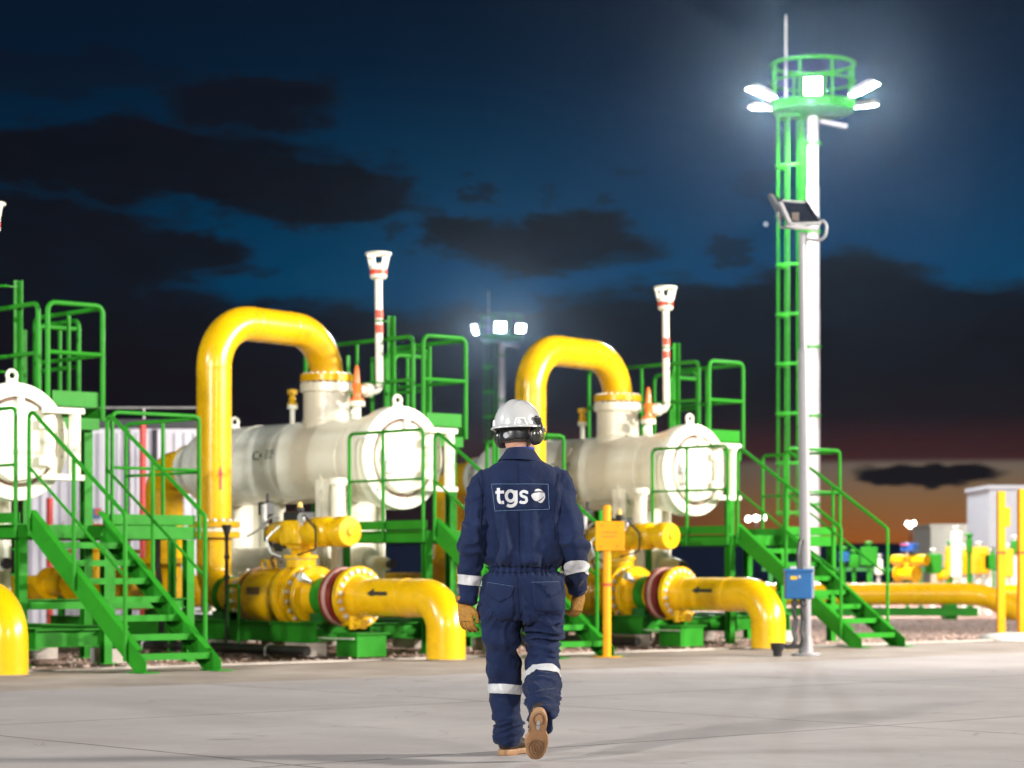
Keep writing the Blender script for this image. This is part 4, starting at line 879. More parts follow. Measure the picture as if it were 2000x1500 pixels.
# ------------------------------------------------------------------ the yard at the right
t = thing('yard_pipe', (8,47,0), 'long fat yellow pipe behind the right stair, bending down at its right end', 'pipe', k=0)
MB().tube([(-4,0,.46),(1.15,0,.46),(2.2,-.9,-.15)], .215, 36, fillet=.7, seg=10).build('pipe', YELLOW, t)
m = MB()
for x in (-3,-1.2,.5): MB().box((x-.12,-.22,-.03),(x+.12,.22,.27)).build('stand', GREEN, t, smooth=False)
MB().ibeam((-3.9,-.32,.12),(1.0,-.32,.12),.12,.16).build('rail_beam', GREEN, t, smooth=False)
t = thing('yard_pipe', (11,49,0), 'yellow pipe stub behind the yellow posts at the right edge', 'pipe', k=0)
MB().tube([(-1.1,0,.46),(1.5,0,.46)], .17, 28).build('pipe', YELLOW, t)
MB().box((-.2,-.2,-.03),(0,.2,.3)).build('stand', GREEN, t, smooth=False)
def station(px, Y, h, head, legm, size, label, n=1):
    p = at(px,1112,Y); t = thing('instrument_stand', (p.x,Y,-.03), label, 'stand', k=0, group='instrument stands in the yard'); w, hh = size
    for q in range(n): x = (q-(n-1)/2)*w*.8; MB().cyl((x,0,0),(x,0,h-hh+.02),.045 if legm is not WHITE else .07,n=10).build('post', legm, t)
    m = MB().box((-w/2,-.12,h-hh),(w/2,.12,h)); m.build('head', head, t, bevel=.02)
    MB().lathe((0,0,h),(0,0,1),[(0,.05),(.05,.05),(.07,.09),(.10,.09),(.12,.03)],12).build('top_fitting', legm if legm is not WHITE else STEEL, t)
for a in ((1648,53,1.35,BLUE,GREEN,(.22,.22),'blue headed instrument stand behind the right stair handrail'),
          (1668,54,1.30,GREEN,GREEN,(.20,.30),'green instrument stand behind the right stair, left of the last handrail post'),
          (1697,52,1.45,GREEN,GREEN,(.36,.40),'square green cabinet stand between the right stair handrails'),
          (1716,55,1.2,WHITE,GREYMET,(.16,.35),'small pale instrument stand left of the right stair end post'),
          (1823,52,1.30,GREEN,WHITE,(.34,.42),'green box on white post left of the white cabin wall'),
          (1857,51,1.45,YELLOW,GREEN,(.20,.62),'narrow yellow panel stand in front of the white cabin'),
          (1868,50,1.75,WHITE,WHITE,(.20,.95),'tall white capped stand in front of the white cabin'),
          (1884,53,1.40,YELLOW,WHITE,(.22,.55),'yellow panel stand right of the tall white stand'),
          (1893,50,1.60,GREEN,GREEN,(.10,.30),'thin green pointed stand in front of the white cabin'),
          (1912,52,1.45,YELLOW,WHITE,(.40,.58),'wide yellow panel stand near the end of the long yellow pipe'),
          (1932,52,1.30,GREEN,WHITE,(.26,.34),'green box stand left of the first yellow post'),
          (1967,51,1.40,YELLOW,WHITE,(.24,.60),'yellow panel stand between the two yellow posts'),
          (1982,53,1.6,GREEN,WHITE,(.14,.3),'green and white stand beside the wide yellow post')):
    station(*a)
p = at(1772,1112,52); t = wheel_valve((p.x,52,.84), 'fat yellow valve with blue actuator standing above the long yellow pipe', s=.85, cat='valve', group=None)
MB().cyl((-.45,.1,.30),(.45,.1,.30),.12,n=20).build('actuator', YELLOW, t)
MB().box((-.12,-.1,.48),(.22,.12,.66)).build('actuator_box', DARKBLUE, t, bevel=.02)
p = at(1850,1112,56); t = wheel_valve((p.x,56,.8), 'small yellow valve behind the long yellow pipe, left of the white cabin stands', s=.7)
t = thing('yard_rack', (8.6,58,0), 'low dark green pipe rack on the gravel behind the yard valves', 'frame', k=0)
for x in (-2.4,-1.2,0,1.2,2.4,3.6): MB().beam((x,0,0),(x,0,.9),.09,.09).build('post', DKGREEN, t, smooth=False)
MB().beam((-2.6,0,.94),(3.8,0,.94),.12,.08).build('beam', DKGREEN, t, smooth=False)
MB().beam((-2.6,0,.42),(3.8,0,.42),.10,.06).build('beam', DKGREEN, t, smooth=False)

# ------------------------------------------------------------------ thin night haze that the floodlights light up
HAZE = 0.00015
if HAZE:
    hm = bpy.data.materials.new('haze'); hm.use_nodes = True; t = NT(hm.node_tree); t.n.clear()
    pv = t.node('ShaderNodeVolumePrincipled'); pv.inputs['Density'].default_value = HAZE; pv.inputs['Color'].default_value = (.55,.76,1,1); pv.inputs['Anisotropy'].default_value = .94
    o = t.node('ShaderNodeOutputMaterial'); t.l.new(pv.outputs[0], o.inputs['Volume'])
    h = MB().box((-400,-60,-1.0),(400,700,17.5)).build('haze', hm, None, smooth=False, base=(0,0,0)); tag(h, kind='stuff')

# ------------------------------------------------------------------ the walking man
def bm_from(o):
    dg = bpy.context.evaluated_depsgraph_get(); return bpy.data.meshes.new_from_object(o.evaluated_get(dg))
def loft(path, radii, n=28, xax=(1,0,0), power=2.0):
    """closed skin through elliptical sections; path points with (rx, ry), sections square to the path"""
    m = MB(); P = [Vector(p) for p in path]; K = len(P); vs = []
    for i in range(K):
        a = P[max(0, i-1)]; b = P[min(K-1, i+1)]; d = (b-a).normalized(); x = Vector(xax); x = (x - d*x.dot(d)).normalized(); y = d.cross(x)
        rx, ry = radii[i]
        for k in range(n):
            t = 2*math.pi*k/n; c, s = math.cos(t), math.sin(t); e = 2/power
            vs.append(P[i] + x*(rx*math.copysign(abs(c)**e, c)) + y*(ry*math.copysign(abs(s)**e, s)))
    fs = [(i*n+k, i*n+(k+1) % n, (i+1)*n+(k+1) % n, (i+1)*n+k) for i in range(K-1) for k in range(n)]
    fs += [tuple(reversed(range(n))), tuple((K-1)*n+k for k in range(n))]
    return m.add(vs, fs)
def smooth_path(path, radii, sub=4):
    """Catmull-Rom through the joints"""
    Q = [Vector((*p, *r)) if False else (Vector(p), r) for p, r in zip(path, radii)]; oP = []; oR = []
    K = len(Q)
    for i in range(K-1):
        p = [Q[max(0, min(K-1, i+j))] for j in (-1, 0, 1, 2)]
        for s in range(sub):
            t = s/sub
            w = (-.5*t**3+t*t-.5*t, 1.5*t**3-2.5*t*t+1, -1.5*t**3+2*t*t+.5*t, .5*t**3-.5*t*t)
            v = Vector((0,0,0)); rx = ry = 0
            for q, ww in zip(p, w): v += q[0]*ww; rx += q[1][0]*ww; ry += q[1][1]*ww
            oP.append(v); oR.append((max(rx,.004), max(ry,.004)))
    oP.append(Q[-1][0]); oR.append(Q[-1][1]); return oP, oR
def remeshed(m, name, voxel, mat, parent, disp=None, smooth_it=4, post=None):
    o = m.build(name+'_raw', mat, None, base=(0,0,0))
    md = o.modifiers.new('r', 'REMESH'); md.mode = 'VOXEL'; md.voxel_size = voxel; md.use_smooth_shade = True
    sm = o.modifiers.new('s', 'SMOOTH'); sm.factor = .5; sm.iterations = smooth_it
    me = bm_from(o); bpy.data.objects.remove(o)
    if disp:
        nor = [v.normal.copy() for v in me.vertices]
        cos = [v.co.copy() for v in me.vertices]
        for v, n_, c in zip(me.vertices, nor, cos): v.co = c + n_*disp(c, n_)
    for p in me.polygons: p.use_smooth = True
    me.name = name; me.materials.clear(); me.materials.append(mat)
    o2 = bpy.data.objects.new(name, me); COL.objects.link(o2); o2.parent = parent; BASE[o2.name] = (0,0,0); return o2

def fabric(name, base, bump=.35):
    m = bpy.data.materials.new(name); m.use_nodes = True; t = NT(m.node_tree); p = t.n['Principled BSDF']
    v = t.node('ShaderNodeTexCoord').outputs['Object']
    n1 = t.noise(v, 5, 5, .6); n2 = t.noise(v, 130, 3, .7)
    c = t.ramp(n1, [(.25, tuple(q*.75 for q in base)+(1,)), (.55, tuple(base)+(1,)), (.8, tuple(min(1,q*1.3+.004) for q in base)+(1,))])
    c = t.mix(t.math('MULTIPLY', t.step(n2, .5, .8), .35), c, tuple(min(1,q*1.9+.01) for q in base)+(1,))
    t.l.new(c, p.inputs['Base Color']); p.inputs['Roughness'].default_value = .85; p.inputs['Specular IOR Level'].default_value = .25
    p.inputs['Sheen Weight'].default_value = .06; p.inputs['Sheen Roughness'].default_value = .5
    wv = t.node('ShaderNodeTexNoise'); t.l.new(v, wv.inputs['Vector']); wv.inputs['Scale'].default_value = 34; wv.inputs['Detail'].default_value = 6
    h = t.math('ADD', t.math('MULTIPLY', wv.outputs['Fac'], .6), t.math('MULTIPLY', t.noise(v, 260, 2, .6), .25))
    b = t.node('ShaderNodeBump'); b.inputs['Strength'].default_value = bump; b.inputs['Distance'].default_value = .006
    t.l.new(h, b.inputs['Height']); t.l.new(b.outputs[0], p.inputs['Normal']); return m
NAVY = fabric('navy_cotton', (.0038,.0115,.048))
NAVYD = fabric('dark_navy_cotton', (.004,.008,.030))
LEATHER = material('tan_leather', (.36,.17,.022), .7, var=.25, scale=22, bump=.6, bscale=120, dirt=.85, dirtcol=(.10,.055,.02,1), rvar=.1)
SOLE = material('tan_rubber_sole', (.36,.195,.095), .6, var=.16, scale=18, bump=.3, bscale=60, dirt=.3, dirtcol=(.26,.17,.10,1))
TREAD = material('worn_tread_groove', (.16,.09,.05), .8, var=.2)
BOOTL = material('dark_brown_leather', (.035,.025,.02), .42, var=.3, scale=20, dirt=.4, dirtcol=(.12,.1,.08,1))
REFL = material('reflective_tape', (.50,.50,.52), .38, var=.05, scale=12, bump=.15, bscale=60)
HELMET = material('grey_white_helmet_plastic', (.43,.43,.44), .22, var=.02, scale=3, coat=.5, rvar=.06, dirt=.08)
EARCUP = material('dark_olive_plastic', (.035,.034,.026), .24, var=.2, coat=.4)
SKIN = material('skin', (.50,.27,.19), .55, var=.1, scale=10)
HAIR = material('dark_hair', (.02,.014,.01), .6, var=.3, scale=60, bump=.6, bscale=150)
PRINT = material('white_print', (.52,.52,.55), .6, var=.04)
STITCH = material('pale_blue_stitch', (.13,.22,.38), .7)
SHIRT = fabric('royal_blue_cotton', (.02,.05,.30))

def man():
    t = thing('person', (0,12.15,0), 'man walking away in navy coverall, white helmet, ear defenders and tan work gloves', 'person', k=0)
    # ---- coverall
    body = MB()
    tor = [((.045,.045,1.515),(.075,.065)),((.045,.035,1.48),(.105,.085)),((.045,.025,1.445),(.165,.105)),((.045,.015,1.40),(.200,.120)),((.046,.01,1.33),(.205,.130)),
           ((.048,.01,1.22),(.198,.130)),((.050,.01,1.10),(.196,.130)),((.052,.01,1.02),(.194,.132)),((.054,.01,.965),(.186,.120)),((.054,.01,.935),(.184,.116)),
           ((.055,.00,.88),(.202,.130)),((.055,-.005,.80),(.210,.138)),((.055,.0,.73),(.205,.130)),((.055,.0,.685),(.17,.105))]
    p, r = smooth_path([q[0] for q in tor], [q[1] for q in tor]); b1 = loft(p, r, 40, power=2.35); body.add(b1.v, b1.f)
    legL = [((-.05,.0,.86),(.10,.12)),((-.052,.01,.74),(.108,.125)),((-.050,.03,.60),(.088,.108)),((-.042,.07,.47),(.080,.094)),((-.038,.10,.37),(.089,.090)),
            ((-.030,.11,.29),(.084,.088)),((-.018,.10,.19),(.072,.082)),((-.015,.10,.12),(.068,.085)),((-.014,.11,.070),(.068,.090))]
    legR = [((.150,.0,.86),(.10,.12)),((.155,.01,.74),(.106,.125)),((.152,.03,.60),(.092,.112)),((.153,.04,.50),(.088,.105)),((.150,.01,.43),(.088,.100)),
            ((.146,-.10,.36),(.082,.090)),((.143,-.20,.305),(.076,.082)),((.140,-.31,.255),(.069,.074)),((.138,-.405,.205),(.064,.068))]
    for L in (legL, legR):
        p, r = smooth_path([(q[0][0]+(-.004 if L is legL else .005),)+tuple(q[0][1:]) for q in L], [(q[1][0]*(.92 if q[0][2] < .7 else 1), q[1][1]) for q in L]); b2 = loft(p, r, 32, power=2.2); body.add(b2.v, b2.f)
    armL = [((-.09,.02,1.385),(.075,.072)),((-.145,.02,1.345),(.078,.074)),((-.172,.0,1.24),(.066,.072)),((-.190,-.03,1.12),(.060,.068)),((-.203,-.03,1.03),(.062,.068)),((-.213,-.02,.94),(.058,.062)),
            ((-.219,-.01,.85),(.053,.056)),((-.226,.0,.775),(.048,.050))]
    armR = [((.18,.02,1.395),(.075,.075)),((.235,.02,1.355),(.078,.078)),((.268,.0,1.25),(.068,.074)),((.292,-.02,1.13),(.066,.072)),((.312,-.02,1.03),(.070,.074)),((.322,.04,.95),(.064,.066)),
            ((.330,.11,.885),(.054,.056)),((.330,.155,.83),(.046,.048))]
    for A in (armL, armR):
        p, r = smooth_path([q[0] for q in A], [(q[1][0]*(.93 if q[0][2] < 1.3 else 1), q[1][1]) for q in A]); b2 = loft(p, r, 28); body.add(b2.v, b2.f)
    N = noise.noise
    def bell(x, w): return math.exp(-(x/w)**2)
    def disp(c, n):
        x, y, z = c; d = 0
        back = 1 if y < .03 else .6
        arm = x < -.135 + .0 and z > .76 and (x < -.15 or z < 1.3) or x > .245
        if z > .94 and not arm:          # torso: long soft vertical folds, blousing over the waist
            f = N(Vector((x*13+3, z*3.2, y*2))); d += .019*f*(min(1, (1.40-z)/.25+.12) if z < 1.40 else .12)*(1-.75*bell(z-1.25,.07)*bell(x-.06,.11))
            g = 1-abs(N(Vector((x*9-1, z*2.2+4, 1.3)))*2); d += .017*max(0, g-.5)*back*bell(z-1.08, .13)*2
            d += .010*bell(z-1.0, .035)
            d -= .006*bell(x-.048, .006)*(1 if z < 1.15 else 0)*(y < 0)
            d += .010*N(Vector((x*22, z*16, 2)))*bell(z-1.02, .07)
        if .96 < z < 1.42 and not arm and y < .06:
            w = min(1, (1.42-z)/.1)*min(1, (z-.94)/.05); keep = 1-.8*bell(z-1.25,.065)*(1 if -.05 < x < .19 else 0)
            ph = 3.2*N(Vector((z*2.2, 5.1, x*2)))
            d += .011*math.sin((x-.05)*48*(1+.25*(1.3-z)) + ph)*w*keep*(.35+.9*abs(N(Vector((x*4, z*3.5, 9)))))*1.6
        if abs(z-.94) < .035 and not arm: # elasticated waist
            d += -.006*bell(z-.94, .022) + .0045*math.sin(x*210+N(Vector((x*30,z*10,0)))*3)*bell(z-.94, .03)
        if z < .93 and not arm:
            k = .35+.65*min(1, max(0,(.80-z)/.25))
            f = N(Vector((x*7+z*9, z*11-x*6, y*5))); d += .013*f*k
            right = x > .055
            if right:
                g = 1-abs(N(Vector((x*5-z*14+2, z*20+x*9, y*7)))*2.1); d += .026*max(0, g-.35)*(bell(z-.62,.13)+.6*bell(z-.34,.10))
            else:
                g = 1-abs(N(Vector((x*9+1, z*5, y*6)))*2.1); d += .016*max(0, g-.4)*bell(z-.50,.25)
            g = 1-abs(N(Vector((x*4+5, z*26-x*8, y*8)))*2.1); d += .022*max(0, g-.35)*(bell(z-.14,.07) if not right else bell(z-.25,.08))
            g = 1-abs(N(Vector((x*6-5, z*15+abs(x-.055)*22, y*8)))*2.1); d += .010*max(0, g-.4)*bell(z-.72,.07)
        if arm:
            g = 1-abs(N(Vector((x*9+z*9, z*9-x*12, y*7)))*2.1); d += .015*max(0, g-.3)*(.45+bell(z-1.08,.13))
            d += .006*N(Vector((x*18, z*8, y*14)))
        return 1.5*d + .002*N(Vector((x*45, y*45, z*45)))
    cov = remeshed(body, 'coverall', .0062, NAVY, t, disp, 3)
    bvh = BVHTree.FromPolygons([v.co for v in cov.data.vertices], [tuple(q.vertices) for q in cov.data.polygons])
    def back(x, z, off=.003, y0=-1.0):
        h = bvh.ray_cast(Vector((x,y0,z)), Vector((0,1,0)))
        return Vector((x, (h[0].y if h[0] else 0)-off, z))
    # ---- reflective bands: slices of the coverall pushed outwards
    def band(name, p_lo, n_lo, p_hi, n_hi, keep, mat, parent, off=.004):
        bm = bmesh.new(); bm.from_mesh(cov.data)
        bmesh.ops.delete(bm, geom=[v for v in bm.verts if not keep(v.co)], context='VERTS')
        for p, n in ((p_lo, n_lo), (p_hi, n_hi)):
            bmesh.ops.bisect_plane(bm, geom=bm.verts[:]+bm.edges[:]+bm.faces[:], plane_co=p, plane_no=n, clear_outer=True, clear_inner=False)
        bm.normal_update()
        ns = {v: v.normal.copy() for v in bm.verts}
        for v in bm.verts: v.co += ns[v]*off
        for f in bm.faces: f.smooth = True
        me = bpy.data.meshes.new(name); bm.to_mesh(me); bm.free(); me.materials.append(mat)
        o = bpy.data.objects.new(name, me); COL.objects.link(o); o.parent = parent; return o
    def slab(name, keep, z0, z1, sx, sy, cx, cy, mat=REFL, off=.004):
        """a band between two parallel planes whose height changes by sx per metre of x and sy per metre of y"""
        nrm = Vector((-sx,-sy,1)).normalized()
        return band(name, Vector((cx,cy,z0)), -nrm, Vector((cx,cy,z1)), nrm, keep, mat, t, off)
    slab('reflective_band', lambda c: c.x < .052 and c.z < .5, .318, .365, -.06, -.10, -.038, 0)
    slab('reflective_band', lambda c: c.x > .056 and c.z < .62 and c.y > -.17, .400, .452, -.02, -.55, .15, -.075)
    slab('reflective_band', lambda c: c.x < -.145 and .7 < c.z < 1.05, .862, .912, -.10, 0, -.217, 0)
    slab('reflective_band', lambda c: c.x > .262 and .7 < c.z < 1.08, .905, .955, .12, -.25, .325, .05)
    slab('cuff', lambda c: c.x < -.15 and .7 < c.z < .95, .768, .782, -.05, 0, -.22, 0, NAVYD, .004)
    # ---- back print and its stitched frame
    def project(bm, name, mat, parent, off):
        for v in bm.verts: v.co = back(v.co.x, v.co.z, off)
        bmesh.ops.recalc_face_normals(bm, faces=bm.faces)
        me = bpy.data.meshes.new(name); bm.to_mesh(me); bm.free(); me.materials.append(mat)
        for q in me.polygons: q.use_smooth = True
        o = bpy.data.objects.new(name, me); COL.objects.link(o)
        so = o.modifiers.new('t', 'SOLIDIFY'); so.thickness = .001; so.offset = 0
        o.parent = parent; return o
    def polygon_patch(polys, name, mat, parent, off=.0035, cell=.010):
        bm = bmesh.new()
        for poly in polys:
            vs = [bm.verts.new((x, 0, z)) for x, z in poly]; bm.faces.new(vs)
        xs = [v.co.x for v in bm.verts]; zs = [v.co.z for v in bm.verts]
        for ax, lo, hi in ((0, min(xs), max(xs)), (2, min(zs), max(zs))):
            q = lo + cell
            while q < hi:
                co = Vector((q,0,0)) if ax == 0 else Vector((0,0,q)); no = Vector((1,0,0)) if ax == 0 else Vector((0,0,1))
                bmesh.ops.bisect_plane(bm, geom=bm.verts[:]+bm.edges[:]+bm.faces[:], plane_co=co, plane_no=no); q += cell
        return project(bm, name, mat, parent, off)
    def px(x, y, Y=11.98): return ((x-1000)/4722*Y, CAMH+(1112-y)/4722*Y)
    P5 = lambda x, y: px(840+x/4.1667, 740+y/4.1667)
    frame = [P5(497,852), P5(962,852), P5(972,1058), P5(527,1073)]
    pp = polygon_patch([frame], 'back_panel', NAVY, t, .0022, .02)
    def stitch(pts, closed, name='stitching', r=.0011, parent=t, mat=STITCH):
        Q = []
        K = len(pts)
        for i in range(K if closed else K-1):
            a, b = Vector(pts[i]), Vector(pts[(i+1) % K]); n = max(2, int((b-a).length/.006))
            Q += [a.lerp(b, k/n) for k in range(n)]
        if not closed: Q.append(Vector(pts[-1]))
        return MB().tube([back(q.x, q.y, .0042) for q in Q], r, 6, closed=closed).build(name, mat, parent, base=(0,0,0))
    stitch(frame, True, parent=pp)
    def strokes(paths, name, off0):
        """one letter drawn with thick strokes laid on the cloth"""
        bm = bmesh.new(); offs = {}
        for pi, (pts, w) in enumerate(paths):
            q = [Vector((*P5(*p_), 0)) for p_ in pts]; q = [Vector((v.x, 0, v.y)) for v in q]; w_ = w/4.1667/4722*11.98/2
            L, Rr = [], []
            for i in range(len(q)):
                d = (q[min(i+1, len(q)-1)] - q[max(i-1, 0)]).normalized(); nn = Vector((-d.z, 0, d.x))
                L.append(bm.verts.new(q[i]+nn*w_)); Rr.append(bm.verts.new(q[i]-nn*w_)); offs[L[-1]] = offs[Rr[-1]] = off0 + .0005*pi
            for i in range(len(q)-1): bm.faces.new((L[i], L[i+1], Rr[i+1], Rr[i]))
        for v in bm.verts: v.co = back(v.co.x, v.co.z, offs[v])
        bmesh.ops.recalc_face_normals(bm, faces=bm.faces)
        me = bpy.data.meshes.new(name); bm.to_mesh(me); bm.free(); me.materials.append(PRINT)
        o = bpy.data.objects.new(name, me); COL.objects.link(o); o.parent = pp
    def arc(cx, cy, rx, ry, a0, a1, n=18): return [(cx+rx*math.cos(R(a0+(a1-a0)*i/n)), cy+ry*math.sin(R(a0+(a1-a0)*i/n))) for i in range(n+1)]
    def line(a, b, n=6): return [(a[0]+(b[0]-a[0])*i/n, a[1]+(b[1]-a[1])*i/n) for i in range(n+1)]
    strokes([(line((555,885),(556,975)) + arc(580,975,23,30,180,75,8) + [(601,1003)], 26), (line((531,922),(602,918)), 24)], 'letter', .0048)
    strokes([(arc(655,950,35,42,0,360,28), 25), (line((699,905),(700,990)) + arc(655,993,45,40,0,130,12), 26)], 'letter', .0048)
    strokes([([(798,922)] + arc(764,932,26,19,-30,-200,12) + [(744,948),(756,955),(772,960),(784,968)] + arc(762,984,24,21,-30,110,10) + [(742,1004),(730,994)], 23)], 'letter', .0048)
    # emblem: a pebble split by two curved cuts
    def E(pts): return [P5(*q) for q in pts]
    polygon_patch([E([(822,945),(835,932),(850,925),(890,920),(930,922),(936,928),(934,945),(915,965),(890,985),(868,995),(850,990),(832,970)])], 'emblem', PRINT, pp, .0048, .006)
    polygon_patch([E([(852,915),(850,905),(862,895),(885,891),(908,900),(925,915),(890,912)])], 'emblem', PRINT, pp, .0048, .006)
    polygon_patch([E([(936,938),(938,960),(930,985),(915,1003),(900,1008),(885,1002),(878,997),(905,985),(925,962)])], 'emblem', PRINT, pp, .0048, .006)
    # ---- pockets, yoke and seams
    P6 = lambda x, y: px(840+x/3.5725, 1080+y/3.5725, 12.0)
    pk = polygon_patch([[P6(398,205),P6(585,232),P6(578,300),P6(590,420),P6(575,455),P6(500,482),P6(440,440),P6(408,350)]], 'back_pocket', NAVY, t, .004, .02)
    fl = polygon_patch([[P6(396,205),P6(585,234),P6(570,300),P6(485,346),P6(430,318),P6(400,285)]], 'pocket_flap', NAVY, t, .0085, .02)
    stitch([P6(400,285),P6(430,318),P6(485,346),P6(570,300),P6(585,234)], False, mat=NAVYD, r=.002)
    stitch([P6(396,205),P6(585,234)], False, mat=STITCH, r=.0009)
    pk2 = polygon_patch([[P6(712,205),P6(900,200),P6(925,262),P6(925,350),P6(915,400),P6(850,420),P6(740,400),P6(715,300)]], 'back_pocket', NAVY, t, .004, .02)
    polygon_patch([[P6(706,205),P6(905,200),P6(925,262),P6(840,310),P6(775,230)]], 'pocket_flap', NAVY, t, .0085, .02)
    stitch([P6(775,230),P6(840,310),P6(925,262)], False, mat=NAVYD, r=.002); stitch([P6(706,205),P6(900,200)], False, mat=STITCH, r=.0009)
    stitch([P5(708,690),P5(715,850)], False, mat=NAVYD, r=.0016, name='centre_seam'); stitch([P5(720,1080),P5(722,1440)], False, mat=NAVYD, r=.0016, name='centre_seam')
    stitch([P5(385,800),P5(405,870),P5(418,980),P5(412,1100),P5(405,1300)], False, mat=NAVYD, r=.0022, name='armhole_seam')
    stitch([P5(1050,762),P5(1030,900),P5(1000,1100),P5(1015,1300)], False, mat=NAVYD, r=.0022, name='armhole_seam')
    stitch([P6(385,100),P6(480,92),P6(600,88),P6(720,92),P6(830,92),P6(895,100)], False, mat=NAVYD, r=.0016, name='waist_seam')
    stitch([P6(385,128),P6(480,132),P6(600,134),P6(720,130),P6(830,124),P6(895,122)], False, mat=NAVYD, r=.0016, name='waist_seam')
    stitch([P6(600,135),P6(612,300),P6(628,480)], False, mat=NAVYD, r=.002, name='seat_seam')
    # ---- collar
    m = MB(); n = 40; rows = []
    col = [(1.462,.100,.092,-.004),(1.492,.086,.078,.004),(1.535,.072,.066,.012),(1.545,.071,.065,.013),(1.532,.078,.074,.008),(1.500,.100,.092,-.008),(1.478,.120,.108,-.016)]
    for (z, rx, ry, yo) in col:
        for k in range(n):
            a = 2*math.pi*k/n; w = 1+.03*N(Vector((math.cos(a)*2, math.sin(a)*2, z*6)))
            m.v.append((.045+rx*w*math.cos(a), .04+yo+ry*w*math.sin(a), z+.006*math.cos(a)*-1 + (.012 if math.sin(a) < 0 else -.01)*abs(math.sin(a))))
    for i in range(len(col)-1):
        for k in range(n): m.f.append((i*n+k, i*n+(k+1) % n, (i+1)*n+(k+1) % n, (i+1)*n+k))
    c = m.build('collar', NAVY, t, angle=1.5, base=(0,0,0)); so = c.modifiers.new('t','SOLIDIFY'); so.thickness = .004; su = c.modifiers.new('s','SUBSURF'); su.levels = su.render_levels = 1
    MB().lathe((.045,.055,1.50),(0,0,1),[(0,.068),(.052,.066),(.056,.063),(.05,.060)],32,caps=False).build('shirt_collar', SHIRT, t, base=(0,0,0))
    # ---- head and neck, turned to the right
    yaw = R(-33); tilt = R(-3); HC = Vector((.030,.07,1.640))
    Rh = Matrix.Rotation(yaw, 3, 'Z') @ Matrix.Rotation(tilt, 3, 'Y')
    def H(x, y, z): return HC + Rh @ Vector((x, y, z))       # x right, y forward (face), z up, in head frame
    hd = MB()
    s = [((0,.005,-.13),(.050,.055)),((0,.012,-.105),(.058,.075)),((0,.012,-.07),(.066,.088)),((0,.008,-.03),(.073,.095)),((0,.004,.01),(.077,.098)),((0,.0,.05),(.076,.097)),((0,-.002,.085),(.066,.085)),((0,-.002,.11),(.042,.055)),((0,-.002,.12),(.012,.015))]
    p, r = smooth_path([q[0] for q in s], [q[1] for q in s], 3); b3 = loft(p, r, 28); hd.add([H(*v) for v in b3.v], b3.f)
    hd.add([H(*v) for v in loft([(0,.05,-.125),(0,.075,-.105),(0,.085,-.08)],[(.02,.012),(.036,.03),(.045,.04)],16).v], loft([(0,.05,-.125),(0,.075,-.105),(0,.085,-.08)],[(.02,.012),(.036,.03),(.045,.04)],16).f)
    nb = loft([(0,.094,.015),(0,.108,-.015),(0,.118,-.036),(0,.100,-.046)],[(.008,.008),(.011,.012),(.016,.014),(.010,.008)],12); hd.add([H(*v) for v in nb.v], nb.f)
    for sx in (-1,1):
        eb = loft([(sx*.072,-.008,-.045),(sx*.084,-.014,-.015),(sx*.082,-.012,.015)],[(.006,.010),(.009,.018),(.006,.014)],12); hd.add([H(*v) for v in eb.v], eb.f)
        ch_ = loft([(sx*.03,.07,-.05),(sx*.036,.075,-.03),(sx*.03,.075,-.01)],[(.015,.012),(.020,.016),(.015,.012)],10); hd.add([H(*v) for v in ch_.v], ch_.f)
    nk = loft([(.045,.045,1.44),(.043,.05,1.50),(.036,.058,1.56),(.032,.065,1.60)],[(.062,.064),(.056,.060),(.055,.060),(.058,.062)],24); hd.add(nk.v, nk.f)
    body_o = remeshed(hd, 'body', .004, SKIN, t, None, 3)
    for sx in (-1,1): MB().ball(H(sx*.031,.088,.012), .011, 12).build('eye', WHITE, body_o, base=(0,0,0))
    m = MB(); b4 = loft([(0,.094,-.068),(0,.098,-.072),(0,.094,-.078)],[(.018,.004),(.022,.006),(.016,.004)],12); m.add([H(*v) for v in b4.v], b4.f); m.build('mouth', material('lips', (.42,.16,.13), .5), body_o, base=(0,0,0))
    m = MB(); vs = []; n = 36; rows = ((-.058,1.03,-20),(-.035,1.07,-8),(-.005,1.07,0),(.03,1.06,0))
    for z, k_, _ in rows:
        rx, ry = (.070,.092) if z < -.03 else (.0775,.0985)
        for q in range(n+1):
            a = math.pi*(1.0 - .0) + (q/n)*math.pi; vs.append(H(rx*k_*math.cos(a), .004+ry*k_*math.sin(a), z))
    fs = [(i*(n+1)+q, i*(n+1)+q+1, (i+1)*(n+1)+q+1, (i+1)*(n+1)+q) for i in range(3) for q in range(n)]
    hr = m.add(vs, fs).build('hair', HAIR, t, base=(0,0,0)); so = hr.modifiers.new('t','SOLIDIFY'); so.thickness = .006; so.offset = 1
    # ---- helmet
    m = MB(); n = 72; rows = 20; vs = []
    for i in range(rows+1):
        ph = (i/rows)*math.pi/2; zz = math.sin(ph)**.92; rr = math.cos(ph)**.80
        if i == rows: rr = .002
        for k in range(n):
            a = 2*math.pi*k/n; rx, ry = .112, .138
            ridge = 0
            xx = rr*rx*math.cos(a); yy = rr*ry*math.sin(a)
            top = max(0, zz-.35)
            ridge = .0065*math.exp(-(xx/.016)**2)*min(1, top*2.5)*1 + .0035*(math.exp(-((abs(xx)-.042)/.006)**2))*min(1, top*2.2)
            # slight skirt over the ears
            vs.append((xx*(1+.0*k), yy-.002, .012 + zz*.142 + ridge + (-.010*math.cos(2*a)*(1-zz) if zz < .5 else 0)*0))
    fs = [(i*n+k, i*n+(k+1) % n, (i+1)*n+(k+1) % n, (i+1)*n+k) for i in range(rows) for k in range(n)] + [tuple(rows*n+k for k in range(n))]
    m.add([H(*v) for v in vs], fs)
